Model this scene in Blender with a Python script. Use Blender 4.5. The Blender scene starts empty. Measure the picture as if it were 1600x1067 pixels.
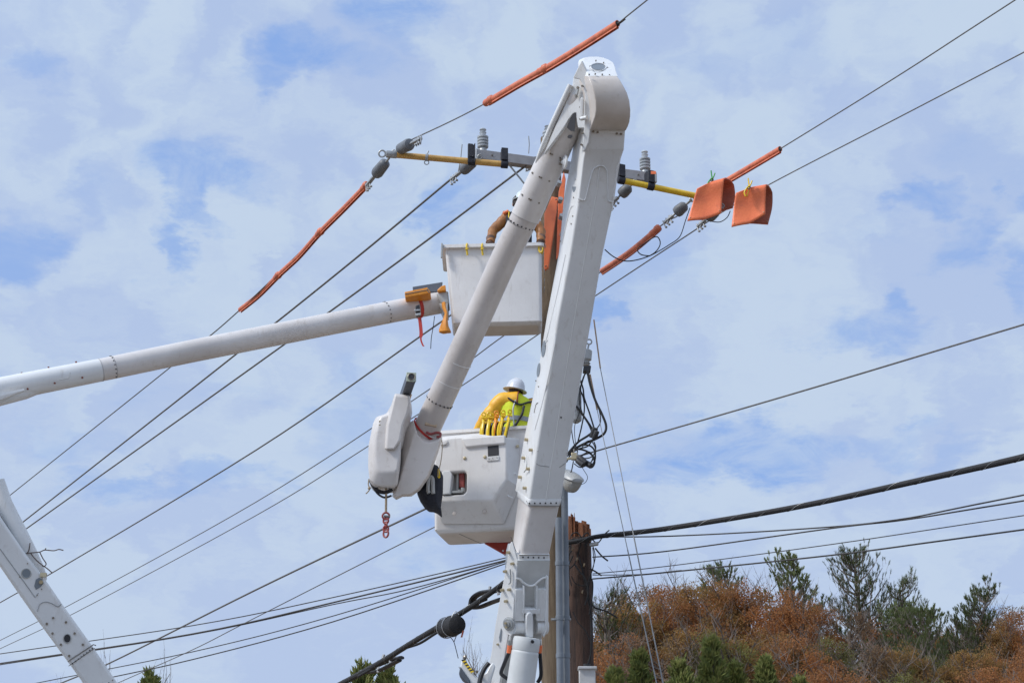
import bpy, bmesh, math, random
from mathutils import Vector, Matrix, Quaternion
R = math.radians
C = bpy.context.scene.collection
sc = bpy.context.scene

# ------------------------------------------------------------------ camera
PITCH = R(20); LENS = 60.0; F = 1600*LENS/36.0; CAMZ = 1.6
cd = bpy.data.cameras.new('camera'); cam = bpy.data.objects.new('camera', cd); C.objects.link(cam)
cam.location = (0, 0, CAMZ); cam.rotation_euler = (R(90)+PITCH, 0, 0)
cd.lens = LENS; cd.sensor_width = 36; cd.clip_end = 3000; cd.clip_start = 0.1
sc.camera = cam
sc.view_settings.view_transform = 'Standard'; sc.view_settings.look = 'None'
sc.view_settings.exposure = 0.0; sc.view_settings.gamma = 1.0

def ray(px, py):
    x = (px-800)/F; v = (533.5-py)/F
    return Vector((x, math.cos(PITCH)-v*math.sin(PITCH), math.sin(PITCH)+v*math.cos(PITCH)))
def PX(px, py, Y):                       # point seen at photo pixel, Y metres ahead
    d = ray(px, py); return Vector((0, 0, CAMZ)) + d*(Y/d.y)
def PZ(px, py, z):                       # the same, at height z
    d = ray(px, py); return Vector((0, 0, CAMZ)) + d*((z-CAMZ)/d.z)
def PP(px, py, P0, n):                   # the same, on a plane
    d = ray(px, py); o = Vector((0, 0, CAMZ)); return o + d*((P0-o).dot(n)/d.dot(n))

# ------------------------------------------------------------------ sky and sun
SUN_EL, SUN_AZ = R(44), R(-114)          # azimuth from +Y towards +X
w = bpy.data.worlds.new('World'); sc.world = w; w.use_nodes = True
nt = w.node_tree; N = nt.nodes; LK = nt.links; N.clear()
def nd(t, **k):
    n = N.new(t)
    for a, b in k.items(): setattr(n, a, b)
    return n
def mth(op, a, b=None, clamp=False):
    n = nd('ShaderNodeMath', operation=op, use_clamp=clamp)
    for i, v in enumerate((a, b)):
        if v is None: continue
        if isinstance(v, (int, float)): n.inputs[i].default_value = v
        else: LK.new(v, n.inputs[i])
    return n.outputs[0]
def mixc(f, a, b):
    n = nd('ShaderNodeMix', data_type='RGBA')
    if isinstance(f, (int, float)): n.inputs[0].default_value = f
    else: LK.new(f, n.inputs[0])
    for i, v in ((6, a), (7, b)):
        if isinstance(v, tuple): n.inputs[i].default_value = (*v, 1)
        else: LK.new(v, n.inputs[i])
    return n.outputs[2]
tc = nd('ShaderNodeTexCoord'); sep = nd('ShaderNodeSeparateXYZ'); LK.new(tc.outputs['Generated'], sep.inputs[0])
X, Y, Z = sep.outputs
az = mth('ARCTAN2', X, Y); el = mth('ARCSINE', Z)
def noise(vec, scale, detail=6, rough=.55, dist=0.0):
    n = nd('ShaderNodeTexNoise'); n.inputs['Scale'].default_value = scale; n.inputs['Detail'].default_value = detail
    n.inputs['Roughness'].default_value = rough; n.inputs['Distortion'].default_value = dist
    LK.new(vec, n.inputs['Vector']); return n
def ramp(v, lo, hi, a=0., b=1.):
    n = nd('ShaderNodeMapRange', interpolation_type='SMOOTHSTEP'); LK.new(v, n.inputs[0])
    for i, q in enumerate((lo, hi, a, b)): n.inputs[i+1].default_value = q
    return n.outputs[0]
# cloud layer seen in perspective: direction divided by height
zz = mth('ADD', mth('MAXIMUM', Z, 0.0), 0.22)
cv = nd('ShaderNodeCombineXYZ'); LK.new(mth('DIVIDE', X, zz), cv.inputs[0]); LK.new(mth('DIVIDE', Y, zz), cv.inputs[1])
ae = nd('ShaderNodeCombineXYZ'); LK.new(az, ae.inputs[0]); LK.new(el, ae.inputs[1])
nw = noise(cv.outputs[0], 4.2, 6, .6); nw2 = noise(cv.outputs[0], 17, 7, .68)
off = nd('ShaderNodeVectorMath', operation='MULTIPLY_ADD'); LK.new(nw.outputs['Color'], off.inputs[0])
off.inputs[1].default_value = (.16, .10, 0); off.inputs[2].default_value = (-.08, -.05, 0)
off2 = nd('ShaderNodeVectorMath', operation='MULTIPLY_ADD'); LK.new(nw2.outputs['Color'], off2.inputs[0])
off2.inputs[1].default_value = (.05, .03, 0); off2.inputs[2].default_value = (-.025, -.015, 0)
s1 = nd('ShaderNodeVectorMath', operation='ADD'); LK.new(ae.outputs[0], s1.inputs[0]); LK.new(off.outputs[0], s1.inputs[1])
s2 = nd('ShaderNodeVectorMath', operation='ADD'); LK.new(s1.outputs[0], s2.inputs[0]); LK.new(off2.outputs[0], s2.inputs[1])
# openings in the cloud deck (azimuth, elevation, half-widths)
gaps = [(610,35,75,48,1),(505,95,105,32,1),(425,122,60,26,.8),(330,268,85,48,.9),(302,320,45,60,.9),(255,402,36,36,.8),
 (325,375,40,18,.6),(25,85,60,30,.5),(690,310,55,70,.9),(40,385,80,55,.8),(150,305,70,40,.3),(1420,330,60,30,.9),(1500,382,60,36,.8),
 (1590,318,40,22,.8),(1350,515,90,36,.75),(1385,470,45,28,.8),(1590,430,35,50,.7),(945,500,40,28,.9),(1150,700,130,45,1),
 (1085,728,90,40,.8),(230,785,190,28,.7),(365,765,90,34,.6),(560,655,90,80,.45),(1350,690,90,24,.5),(990,440,110,60,.35),
 (100,700,90,40,.4),(1500,700,60,22,.4),(760,860,120,40,.3),(1180,90,160,70,.18),(1540,250,80,60,.35)]
acc = None
for gx, gy, rx, ry, k in gaps:
    d = ray(gx, gy).normalized(); a0 = math.atan2(d.x, d.y); e0 = math.asin(d.z)
    sb = nd('ShaderNodeVectorMath', operation='SUBTRACT'); LK.new(s2.outputs[0], sb.inputs[0]); sb.inputs[1].default_value = (a0, e0, 0)
    ml = nd('ShaderNodeVectorMath', operation='MULTIPLY'); LK.new(sb.outputs[0], ml.inputs[0])
    ml.inputs[1].default_value = (F/rx/1.05, F/ry/1.05, 0)
    ln = nd('ShaderNodeVectorMath', operation='LENGTH'); LK.new(ml.outputs[0], ln.inputs[0])
    g = ramp(ln.outputs['Value'], 1.30, .45, 0, k)
    acc = g if acc is None else mth('MAXIMUM', acc, g)
n1 = noise(cv.outputs[0], 2.6, 8, .58, .2)
gap2 = ramp(n1.outputs['Fac'], .40, .26, 0, .8)
gap = mth('MAXIMUM', acc, gap2)
sky = nd('ShaderNodeTexSky', sky_type='NISHITA'); sky.sun_disc = False
sky.sun_elevation = SUN_EL; sky.sun_rotation = SUN_AZ; sky.air_density = 1.0; sky.dust_density = 1.0; sky.ozone_density = 1.5
SKYK = 0.10
skm = nd('ShaderNodeVectorMath', operation='MULTIPLY'); LK.new(sky.outputs[0], skm.inputs[0])
skm.inputs[1].default_value = (1.0, 1.0, 1.0)
n3 = noise(s2.outputs[0], 9.0, 6, .5, .1); n4 = noise(s2.outputs[0], 24, 6, .52, .1)
tone = ramp(mth('ADD', mth('MULTIPLY', n3.outputs['Fac'], .60), mth('MULTIPLY', n4.outputs['Fac'], .40)), .42, .58)
cloud = mixc(tone, (4.25, 5.4, 7.85), (5.4, 6.55, 8.15))
hz = ramp(el, .62, .12)                                   # the deck pales towards the horizon
cloud = mixc(mth('MULTIPLY', hz, .35), cloud, (5.35, 6.4, 8.35))
blue = mixc(.82, skm.outputs[0], (2.75, 4.6, 8.9))
wsp = noise(cv.outputs[0], 11.0, 8, .66, .6)
gap = mth('MULTIPLY', gap, ramp(wsp.outputs['Fac'], .68, .36, .35, 1.0))
col = mixc(mth('MULTIPLY', gap, .95), cloud, blue)
# the deck glows around the sun and overhead, outside the view
dt = nd('ShaderNodeVectorMath', operation='DOT_PRODUCT'); LK.new(tc.outputs['Generated'], dt.inputs[0])
dt.inputs[1].default_value = (math.sin(SUN_AZ)*math.cos(SUN_EL), math.cos(SUN_AZ)*math.cos(SUN_EL), math.sin(SUN_EL))
gl = mth('POWER', mth('MAXIMUM', dt.outputs['Value'], 0.0), 3.0)
gv = nd('ShaderNodeVectorMath', operation='SCALE'); LK.new(col, gv.inputs[0]); LK.new(mth('ADD', mth('MULTIPLY', gl, 1.0), 1.0), gv.inputs[3]); col = gv.outputs[0]
bg = nd('ShaderNodeBackground'); bg.inputs[1].default_value = SKYK; LK.new(col, bg.inputs[0])
wo = nd('ShaderNodeOutputWorld'); LK.new(bg.outputs[0], wo.inputs[0])

sl = bpy.data.lights.new('sun', 'SUN'); so = bpy.data.objects.new('sun', sl); C.objects.link(so)
sl.energy = 2.55; sl.angle = R(11); sl.color = (1, .965, .91)
sd = Vector((math.sin(SUN_AZ)*math.cos(SUN_EL), math.cos(SUN_AZ)*math.cos(SUN_EL), math.sin(SUN_EL)))
so.rotation_euler = sd.to_track_quat('Z', 'Y').to_euler(); so.location = (-20, -10, 40)

# ------------------------------------------------------------------ materials
def mat(name, col, rough=.5, col2=None, scale=6., metal=0., bump=0., bscale=40., stretch=(1,1,1), island=None, spec=.5, lo=.4, hi=.65, dirt=None, streak=None):
    m = bpy.data.materials.new(name); m.use_nodes = True; t = m.node_tree; b = t.nodes['Principled BSDF']
    b.inputs['Roughness'].default_value = rough; b.inputs['Metallic'].default_value = metal
    b.inputs['Specular IOR Level'].default_value = spec
    b.inputs['Base Color'].default_value = (*col, 1)
    tcn = t.nodes.new('ShaderNodeTexCoord'); mp = t.nodes.new('ShaderNodeMapping'); mp.inputs['Scale'].default_value = stretch
    t.links.new(tcn.outputs['Object'], mp.inputs[0])
    def nz(s, d=5, r=.6):
        n = t.nodes.new('ShaderNodeTexNoise'); n.inputs['Scale'].default_value = s; n.inputs['Detail'].default_value = d
        n.inputs['Roughness'].default_value = r; t.links.new(mp.outputs[0], n.inputs['Vector']); return n
    cur = None
    def mix(fac, a, bcol):
        x = t.nodes.new('ShaderNodeMix'); x.data_type = 'RGBA'; t.links.new(fac, x.inputs[0])
        if isinstance(a, tuple): x.inputs[6].default_value = (*a, 1)
        else: t.links.new(a, x.inputs[6])
        x.inputs[7].default_value = (*bcol, 1); return x.outputs[2]
    def mr(v, a, c_, o0=0., o1=1.):
        x = t.nodes.new('ShaderNodeMapRange'); t.links.new(v, x.inputs[0])
        for i, q in enumerate((a, c_, o0, o1)): x.inputs[i+1].default_value = q
        return x.outputs[0]
    if col2: cur = mix(mr(nz(scale).outputs['Fac'], lo, hi), cur or col, col2)
    if dirt:                                           # (colour, scale, threshold, amount): stains with a shape of their own
        cur = mix(mr(nz(dirt[1], 8, .7).outputs['Fac'], dirt[2], dirt[2]+.18, 0, dirt[3]), cur or col, dirt[0])
    if streak:
        m2 = t.nodes.new('ShaderNodeMapping'); m2.inputs['Scale'].default_value = streak[1]; t.links.new(tcn.outputs['Object'], m2.inputs[0])
        sn = t.nodes.new('ShaderNodeTexNoise'); sn.inputs['Scale'].default_value = 3.; sn.inputs['Detail'].default_value = 8; sn.inputs['Roughness'].default_value = .7; t.links.new(m2.outputs[0], sn.inputs['Vector'])
        cur = mix(mr(sn.outputs['Fac'], .56, .72, 0, streak[2]), cur or col, streak[0])
    if island:
        g = t.nodes.new('ShaderNodeNewGeometry'); cr = t.nodes.new('ShaderNodeValToRGB')
        e = cr.color_ramp.elements; e[0].color = (*island[0], 1); e[1].color = (*island[-1], 1)
        for i, q in enumerate(island[1:-1]):
            x = e.new((i+1)/(len(island)-1)); x.color = (*q, 1)
        t.links.new(g.outputs['Random Per Island'], cr.inputs[0]); cur = cr.outputs[0]
        if col2:
            cur = mix(mr(nz(scale).outputs['Fac'], lo, hi, 0, .6), cur, col2)
    if cur is not None: t.links.new(cur, b.inputs['Base Color'])
    if bump:
        bn = t.nodes.new('ShaderNodeBump'); bn.inputs['Strength'].default_value = bump; bn.inputs['Distance'].default_value = .02
        t.links.new(nz(bscale, 4).outputs['Fac'], bn.inputs['Height']); t.links.new(bn.outputs[0], b.inputs['Normal'])
    return m
def leafy(m, k=.45):
    t = m.node_tree; b = t.nodes['Principled BSDF']; tr = t.nodes.new('ShaderNodeBsdfTranslucent'); mx = t.nodes.new('ShaderNodeMixShader'); mx.inputs[0].default_value = k
    for l in list(t.links):
        if l.to_socket == b.inputs['Base Color']: t.links.new(l.from_socket, tr.inputs[0])
    t.links.new(b.outputs[0], mx.inputs[1]); t.links.new(tr.outputs[0], mx.inputs[2]); t.links.new(mx.outputs[0], t.nodes['Material Output'].inputs[0]); b.inputs['Specular IOR Level'].default_value = .2
    return m
GRIME = (.36, .32, .27)
M = dict(
 white=mat('white_paint', (.77,.775,.77), .34, (.70,.705,.70), 1.6, bump=.05, bscale=9, dirt=(GRIME, 5., .61, .35), streak=((.40,.35,.29), (5,5,.7), .38)),
 gel=mat('gelcoat', (.70,.665,.64), .36, (.60,.56,.53), 1.3, bump=.06, bscale=14, dirt=((.33,.27,.21), 7., .58, .45), streak=((.42,.34,.27), (3,3,1.2), .35)),
 gelb=mat('darker_gelcoat', (.60,.555,.525), .36, (.52,.475,.445), 1.3, bump=.06, bscale=14, dirt=((.30,.25,.20), 7., .58, .45), streak=((.38,.31,.25), (4,4,1), .35)),  # darker, browner copy of the gelcoat for the main upper boom
 cover=mat('beige_cover', (.68,.62,.57), .38, (.58,.52,.46), 2.2, bump=.06, bscale=10, dirt=((.34,.26,.19), 9., .58, .45)),
 bucket=mat('bucket_fibreglass', (.77,.745,.72), .42, (.71,.685,.66), 2.2, bump=.08, bscale=16, dirt=((.36,.31,.26), 6., .58, .42), streak=((.45,.39,.33), (6,6,.8), .40)),
 grey=mat('grey_paint', (.40,.41,.42), .45, (.34,.35,.35), 3., dirt=(GRIME, 6., .58, .3)),
 recess=mat('recess_grey', (.62,.63,.62), .5, (.54,.55,.54), 4.),
 seam=mat('seam_line', (.20,.19,.18), .7), seamw=mat('white_seam', (.82,.82,.80), .4),
 bolt=mat('bolt_steel', (.30,.28,.25), .4, (.20,.16,.12), 40, metal=.7), brass=mat('brass_plated', (.50,.42,.27), .4, metal=.6),
 galv=mat('galvanised', (.42,.43,.43), .5, (.30,.31,.31), 20, metal=.55), darkmetal=mat('dark_metal', (.12,.12,.12), .5, (.20,.19,.18), 15, metal=.4),
 black=mat('black_rubber', (.022,.022,.025), .55, (.04,.04,.042), 12, bump=.1), hose=mat('black_hose', (.015,.016,.02), .4),
 navy=mat('black_canvas', (.016,.018,.028), .8, (.028,.03,.04), 8, bump=.5, bscale=14),
 poly=mat('grey_polymer', (.13,.14,.155), .5, (.17,.18,.19), 10), porc=mat('grey_porcelain', (.52,.55,.57), .25, (.36,.39,.41), 8, spec=.7),
 arm=mat('fibreglass_arm', (.36,.35,.35), .55, (.30,.29,.29), 6, bump=.1),
 amber=mat('amber_fibreglass', (.62,.37,.10), .38, (.50,.28,.07), 9, dirt=((.25,.16,.07), 12, .6, .5)),
 yellow=mat('yellow_fibreglass', (.80,.55,.03), .35, (.70,.46,.03), 9, dirt=((.3,.2,.05), 12, .62, .5)),
 orange=mat('orange_rubber', (.92,.215,.075), .45, (.82,.18,.065), 7, bump=.25, bscale=22, dirt=((.26,.075,.05), 8, .57, .5)),
 orin=mat('blanket_inner_shade', (.40,.10,.05), .6, (.33,.08,.04), 8),  # darker red paints in the shade inside the folded blankets
 hoseor=mat('line_hose_rubber', (.70,.19,.09), .5, (.50,.13,.07), 9, bump=.2, bscale=30, dirt=((.24,.08,.06), 9, .57, .5)),
 inner=mat('dusty_rubber_inside', (.34,.15,.11), .7, (.27,.11,.08), 9),
 wire=mat('weathered_wire', (.11,.105,.10), .6, (.16,.15,.14), 30), cable=mat('cable_jacket', (.012,.012,.014), .75, (.022,.021,.021), 25, bump=.3, bscale=60),
 comm=mat('line_jacket', (.035,.033,.033), .65, (.06,.057,.055), 30), lash=mat('lashing_wire', (.42,.42,.42), .4, metal=.7), steelwire=mat('steel_strand', (.22,.22,.22), .6, metal=.3), tanrod=mat('tan_guy_rod', (.33,.21,.12), .5),
 wood=mat('new_pole_wood', (.21,.15,.09), .8, (.14,.095,.055), 5, bump=.6, bscale=30, stretch=(5,5,.35), dirt=((.09,.06,.035), 4, .55, .7)),
 oldwood=mat('old_pole_wood', (.098,.054,.038), .9, (.042,.027,.022), 4, bump=.9, bscale=26, stretch=(6,6,.35), dirt=((.02,.016,.015), 3, .52, .8)),
 splinter=mat('fresh_split_wood', (.33,.13,.06), .85, (.17,.065,.032), 6, bump=.7, bscale=30, stretch=(7,7,.4)),
 conduit=mat('grey_pvc', (.21,.235,.265), .5, (.17,.19,.215), 4, dirt=((.14,.14,.14), 8, .58, .4)),
 red=mat('red_paint', (.42,.045,.03), .45, (.33,.035,.025), 8), redchain=mat('red_chain', (.36,.07,.06), .5, (.22,.05,.05), 30),
 redstrap=mat('red_webbing', (.52,.05,.04), .7), rope=mat('tan_rope', (.38,.29,.19), .8, bump=.4, bscale=80), cleat=mat('wood_tag', (.50,.38,.26), .7),
 chock=mat('orange_plastic', (.80,.30,.02), .4, (.70,.25,.02), 9), slate=mat('slate_board', (.09,.11,.14), .5, (.12,.14,.17), 8),
 hivis=mat('hi_vis_cloth', (.74,.80,.04), .8, (.62,.72,.03), 9, bump=.5, bscale=12), refl=mat('reflective_tape', (.34,.36,.37), .4, (.28,.30,.31), 20),
 sleevey=mat('yellow_rubber_sleeve', (.88,.47,.025), .45, (.78,.38,.02), 7, bump=.3, bscale=10), trim=mat('red_trim', (.22,.045,.02), .6),
 sleeveb=mat('tan_rubber_sleeve', (.40,.17,.05), .5, (.28,.11,.035), 8, bump=.35, bscale=12, dirt=((.12,.05,.025), 7, .55, .6)),
 glove=mat('leather_glove', (.20,.12,.085), .8, (.09,.055,.045), 18, bump=.6, bscale=30),
 helmet=mat('helmet_shell', (.62,.64,.68), .25, (.56,.58,.62), 6), helmetw=mat('white_helmet', (.72,.80,.80), .25, (.66,.74,.74), 6),
 skin=mat('skin', (.45,.26,.18), .55, (.40,.21,.15), 14), trouser=mat('denim', (.05,.07,.12), .85, (.07,.09,.15), 20), hair=mat('dark_hair', (.03,.02,.015), .7),
 shirt=mat('grey_shirt', (.16,.17,.19), .85), boot=mat('boot_leather', (.07,.04,.02), .6), eye=mat('eye', (.6,.6,.6), .2),
 plastic=mat('yellow_plastic', (.86,.60,.015), .35, (.76,.50,.015), 20), plasticor=mat('orange_plastic_clamp', (.88,.32,.02), .35),
 green=mat('green_plastic', (.05,.34,.06), .4), cream=mat('cream_end', (.42,.46,.36), .5), jib=mat('jib_dark', (.07,.08,.10), .45, (.10,.11,.13), 8),
 lampgrey=mat('lamp_shell', (.42,.43,.43), .4, (.42,.42,.40), 8), lens=mat('lamp_lens', (.34,.335,.31), .3, spec=.7), box=mat('painted_box', (.68,.68,.68), .45, (.58,.57,.55), 6, dirt=((.22,.14,.09), 9, .60, .8)),
 bark=mat('bark', (.15,.12,.10), .9, (.22,.18,.15), 8, bump=.5), barkg=mat('grey_bark', (.19,.155,.13), .9, (.13,.105,.09), 8),
 rust=mat('rust_leaves', (.2,.08,.03), .75, (.25,.16,.085), .55, island=[(.40,.16,.065),(.45,.19,.07),(.46,.21,.075),(.41,.19,.07),(.43,.165,.065)], lo=.42, hi=.62),
 ginger=mat('ginger_leaves', (.2,.08,.03), .75, (.16,.11,.06), .5, island=[(.35,.18,.065),(.40,.22,.075),(.37,.23,.075),(.32,.21,.07),(.38,.19,.07)], lo=.42, hi=.62),
 dull=mat('dull_leaves', (.2,.1,.06), .8, (.07,.055,.035), .5, island=[(.27,.165,.105),(.30,.19,.11),(.26,.19,.105),(.31,.165,.105)], lo=.42, hi=.62),
 olive=mat('olive_leaves', (.1,.1,.04), .75, (.10,.10,.05), .5, island=[(.19,.19,.06),(.23,.22,.07),(.27,.23,.075),(.20,.20,.07)], lo=.42, hi=.62),
 pine=mat('pine_needles', (.06,.1,.03), .65, (.09,.11,.05), .7, island=[(.13,.16,.06),(.17,.205,.075),(.22,.25,.095),(.15,.165,.07)], lo=.42, hi=.62),
 cedar=mat('cedar_needles', (.06,.1,.03), .7, (.07,.09,.03), .9, island=[(.12,.15,.045),(.17,.20,.055),(.24,.25,.075),(.17,.165,.06)], lo=.42, hi=.62),
 grass=mat('grass', (.17,.12,.07), .95, (.22,.15,.09), .25, bump=.4, bscale=8), asphalt=mat('asphalt', (.055,.055,.055), .9, (.07,.068,.065), 3, bump=.3, bscale=60),
 line=mat('road_paint', (.72,.72,.70), .7), dark=mat('dark_interior', (.03,.03,.035), .6), hole=mat('grey_port', (.20,.23,.26), .4),
 twig=mat('dry_twig', (.12,.09,.08), .9), gravel=mat('gravel', (.27,.20,.14), .95, (.20,.15,.11), 4, bump=.5, bscale=30),
)

for k_ in ('rust','ginger','dull','olive','pine','cedar'): leafy(M[k_], .30 if k_ in ('pine','cedar') else .45)
# ------------------------------------------------------------------ mesh builder
class MB:
    def __init__(s): s.v = []; s.f = []
    def add(s, vs, fs):
        k = len(s.v); s.v += [Vector(v) for v in vs]; s.f += [tuple(k+i for i in f) for f in fs]; return s
    def loft(s, secs, cap=True):
        n = len(secs[0]); k = len(s.v)
        for q in secs: s.v += [Vector(p) for p in q]
        for i in range(len(secs)-1):
            for j in range(n):
                a = k+i*n+j; b = k+i*n+(j+1) % n; s.f.append((a, b, b+n, a+n))
        if cap: s.f.append(tuple(k+j for j in range(n))[::-1]); s.f.append(tuple(k+(len(secs)-1)*n+j for j in range(n)))
        return s
    def tube(s, pts, r, n=8, cap=True, flat=None):
        pts = [Vector(p) for p in pts]; rs = r if isinstance(r, (list, tuple)) else [r]*len(pts)
        T = []
        for i in range(len(pts)):
            a = pts[max(i-1, 0)]; b = pts[min(i+1, len(pts)-1)]; d = (b-a); T.append(d.normalized() if d.length > 1e-9 else Vector((0,0,1)))
        up = Vector((0,0,1)) if abs(T[0].z) < .9 else Vector((1,0,0))
        u = T[0].cross(up).normalized(); secs = []
        for p, t, q in zip(pts, T, rs):
            u = (u - t*u.dot(t)).normalized(); v = t.cross(u)
            secs.append([p + (u*math.cos(2*math.pi*j/n)+v*math.sin(2*math.pi*j/n)*(flat or 1))*q for j in range(n)])
        return s.loft(secs, cap)
    def cyl(s, a, b, r, r2=None, n=16): return s.tube([a, b], [r, r if r2 is None else r2], n)
    def lathe(s, a, axis, prof, n=16):                  # prof: (distance along axis, radius)
        a = Vector(a); t = Vector(axis).normalized(); u = t.orthogonal().normalized(); v = t.cross(u)
        return s.loft([[a+t*h+(u*math.cos(2*math.pi*j/n)+v*math.sin(2*math.pi*j/n))*max(r, 1e-4) for j in range(n)] for h, r in prof])
    def box(s, c, u, v, w_):                            # centre and three half-vectors
        c, u, v, w_ = map(Vector, (c, u, v, w_))
        q = [c+u*a+v*b+w_*d for d in (-1, 1) for a, b in ((-1,-1),(1,-1),(1,1),(-1,1))]
        return s.add(q, [(3,2,1,0),(4,5,6,7),(0,1,5,4),(1,2,6,5),(2,3,7,6),(3,0,4,7)])
    def bar(s, a, b, wd, dp, up=(0,0,1)):
        a, b = Vector(a), Vector(b); t = b-a; u = t.cross(Vector(up)).normalized(); v = t.cross(u).normalized()
        return s.box((a+b)/2, t/2, u*wd/2, v*dp/2)
    def prism(s, pts, ext):
        ext = Vector(ext); return s.loft([pts, [Vector(p)+ext for p in pts]])
    def ball(s, c, r, n=10, sq=(1,1,1)):
        c = Vector(c); pr = [math.pi*i/(n//2+1) for i in range(0, n//2+2)]
        return s.loft([[c+Vector((math.cos(2*math.pi*j/n)*math.sin(p)*r*sq[0], math.sin(2*math.pi*j/n)*math.sin(p)*r*sq[1], -math.cos(p)*r*sq[2])) for j in range(n)] for p in pr[0:]], False)
    def torus(s, c, axis, R_, r, n=14, m=6, arc=2*math.pi, sq=1.):
        c = Vector(c); t = Vector(axis).normalized(); u = t.orthogonal().normalized(); v = t.cross(u)
        k = n+1; pts = [c+(u*math.cos(arc*i/n)+v*math.sin(arc*i/n)*sq)*R_ for i in range(k)]
        return s.tube(pts, r, m)
WORLD = {}
def link(name, me, mt, parent, loc, bevel=0, seg=2, sharp=35):
    o = bpy.data.objects.new(name, me); C.objects.link(o)
    if mt: me.materials.append(mt)
    if parent: o.parent = parent; o.location = Vector(loc)-WORLD[parent.name]
    else: o.location = loc
    WORLD[o.name] = Vector(loc)
    if bevel:
        b = o.modifiers.new('bevel', 'BEVEL'); b.width = bevel; b.segments = seg; b.limit_method = 'ANGLE'; b.angle_limit = R(30); b.harden_normals = False
    return o
def obj(name, mb, m, parent=None, bevel=0, seg=2, sharp=35, smooth=True, loc=None):
    if loc is None:
        if parent: loc = WORLD[parent.name]
        else:
            xs = [v.x for v in mb.v]; ys = [v.y for v in mb.v]; zs = [v.z for v in mb.v]
            loc = Vector(((min(xs)+max(xs))/2, (min(ys)+max(ys))/2, min(zs)))
    loc = Vector(loc)
    me = bpy.data.meshes.new(name); me.from_pydata([v-loc for v in mb.v], [], mb.f); me.update()
    bm = bmesh.new(); bm.from_mesh(me); bmesh.ops.recalc_face_normals(bm, faces=bm.faces); bm.to_mesh(me); bm.free()
    if smooth:
        me.polygons.foreach_set('use_smooth', [True]*len(me.polygons)); me.set_sharp_from_angle(angle=R(sharp))
    return link(name, me, M[m] if isinstance(m, str) else m, parent, loc, bevel, seg)
def tag(o, label, cat, group=None, kind=None):
    if label: o['label'] = label
    if cat: o['category'] = cat
    if group: o['group'] = group
    if kind: o['kind'] = kind
    return o
def thing(name, label, cat, loc, group=None):
    o = bpy.data.objects.new(name, None); C.objects.link(o); o.location = loc; WORLD[o.name] = Vector(loc)
    o.empty_display_size = .2
    return tag(o, label, cat, group)
def copy_tree(o, parent=None):
    c = o.copy(); C.objects.link(c); c.parent = parent
    for ch in list(o.children): copy_tree(ch, c)
    return c
def smooth_path(P, k=6):
    P = [Vector(p) for p in P]; out = []
    for i in range(len(P)-1):
        a = P[max(i-1, 0)]; b = P[i]; c = P[i+1]; d = P[min(i+2, len(P)-1)]
        for j in range(k):
            t = j/k; out.append(.5*((2*b)+(c-a)*t+(2*a-5*b+4*c-d)*t*t+(3*b-a-3*c+d)*t**3))
    out.append(P[-1]); return out
def path_px(L, Y, k=6):                               # L: (px, py[, dY]) traced at depth Y
    return smooth_path([PX(p[0], p[1], Y+(p[2] if len(p) > 2 else 0)) for p in L], k)

# ------------------------------------------------------------------ ground
def sst(t): t = max(0, min(1, t)); return t*t*(3-2*t)
def ground_z(x, y):
    h = 6.8*sst((y-34)/30)*sst((x+3)/9) + 1.0*sst((y-40)/40)
    h += 6*sst((y-90)/200)
    if y > 34: h += .25*math.sin(x*.31+y*.17)*sst((y-34)/10)
    return h
xs = [-900,-500,-250,-120]+[i*3-75 for i in range(0, 60)]+[130,180,260,500,900]; ys = [-300,-120,-50]+[i*3-30 for i in range(0, 60)]+[170,220,300,450,700,1100,1600]
g = MB(); g.v = [Vector((x, y, ground_z(x, y))) for y in ys for x in xs]; nx = len(xs)
g.f = [(j*nx+i, j*nx+i+1, (j+1)*nx+i+1, (j+1)*nx+i) for j in range(len(ys)-1) for i in range(nx-1)]
tag(obj('ground', g, 'grass', sharp=180), None, None, kind='structure')
rd = MB(); rd.add([(-200,10,.02),(200,10,.02),(200,20.3,.02),(-200,20.3,.02)], [(0,1,2,3)]); tag(obj('road', rd, 'asphalt'), None, None, kind='structure')
rm = MB(); rm.add([(-200,15.1,.026),(200,15.1,.026),(200,15.25,.026),(-200,15.25,.026)], [(0,1,2,3)]); tag(obj('road_marking', rm, 'line'), None, None, kind='structure')
kb = MB(); kb.box((0,20.4,.07), (200,0,0), (0,.09,0), (0,0,.07)); tag(obj('kerb', kb, 'gravel'), None, None, kind='structure')
vg = MB(); vg.add([(-200,20.5,.06),(200,20.5,.06),(200,25,.06),(-200,25,.06)], [(0,1,2,3)]); tag(obj('verge', vg, 'gravel'), None, None, kind='structure')

# ------------------------------------------------------------------ utility poles
POLE = Vector((.54, 21.5, 0))
up = thing('utility_pole', 'new light brown wooden utility pole behind the lift booms, carrying the grey crossarm', 'utility pole', POLE)
mb = MB(); mb.tube([POLE+Vector((0,0,z)) for z in (0, 3, 6, 9, 12.45)], [.19, .18, .168, .155, .14], 20); obj('pole_shaft', mb, 'wood', up)
AL = PZ(744, 243, 12.02); AR = PZ(1022, 280, 12.02); adir = (AR-AL).normalized(); AO = Vector((0, -.23, 0))
aup = Vector((0,0,1)); anr = adir.cross(aup).normalized()
ca = MB(); ca.box((AL+AR)/2, (AR-AL)/2, anr*.06, aup*.07); arm = obj('crossarm', ca, 'arm', up, bevel=.006)
for q in (AL-adir*.008, AR+adir*.008): obj('end_cap', MB().box(q, adir*.01, anr*.066, aup*.076), 'grey', arm, bevel=.004)
for q in (.08, .36, .62, .9):
    p = AL.lerp(AR, q); obj('through_bolt', MB().cyl(p-anr*.09, p+anr*.09, .011, n=8), 'bolt', arm)
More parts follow.
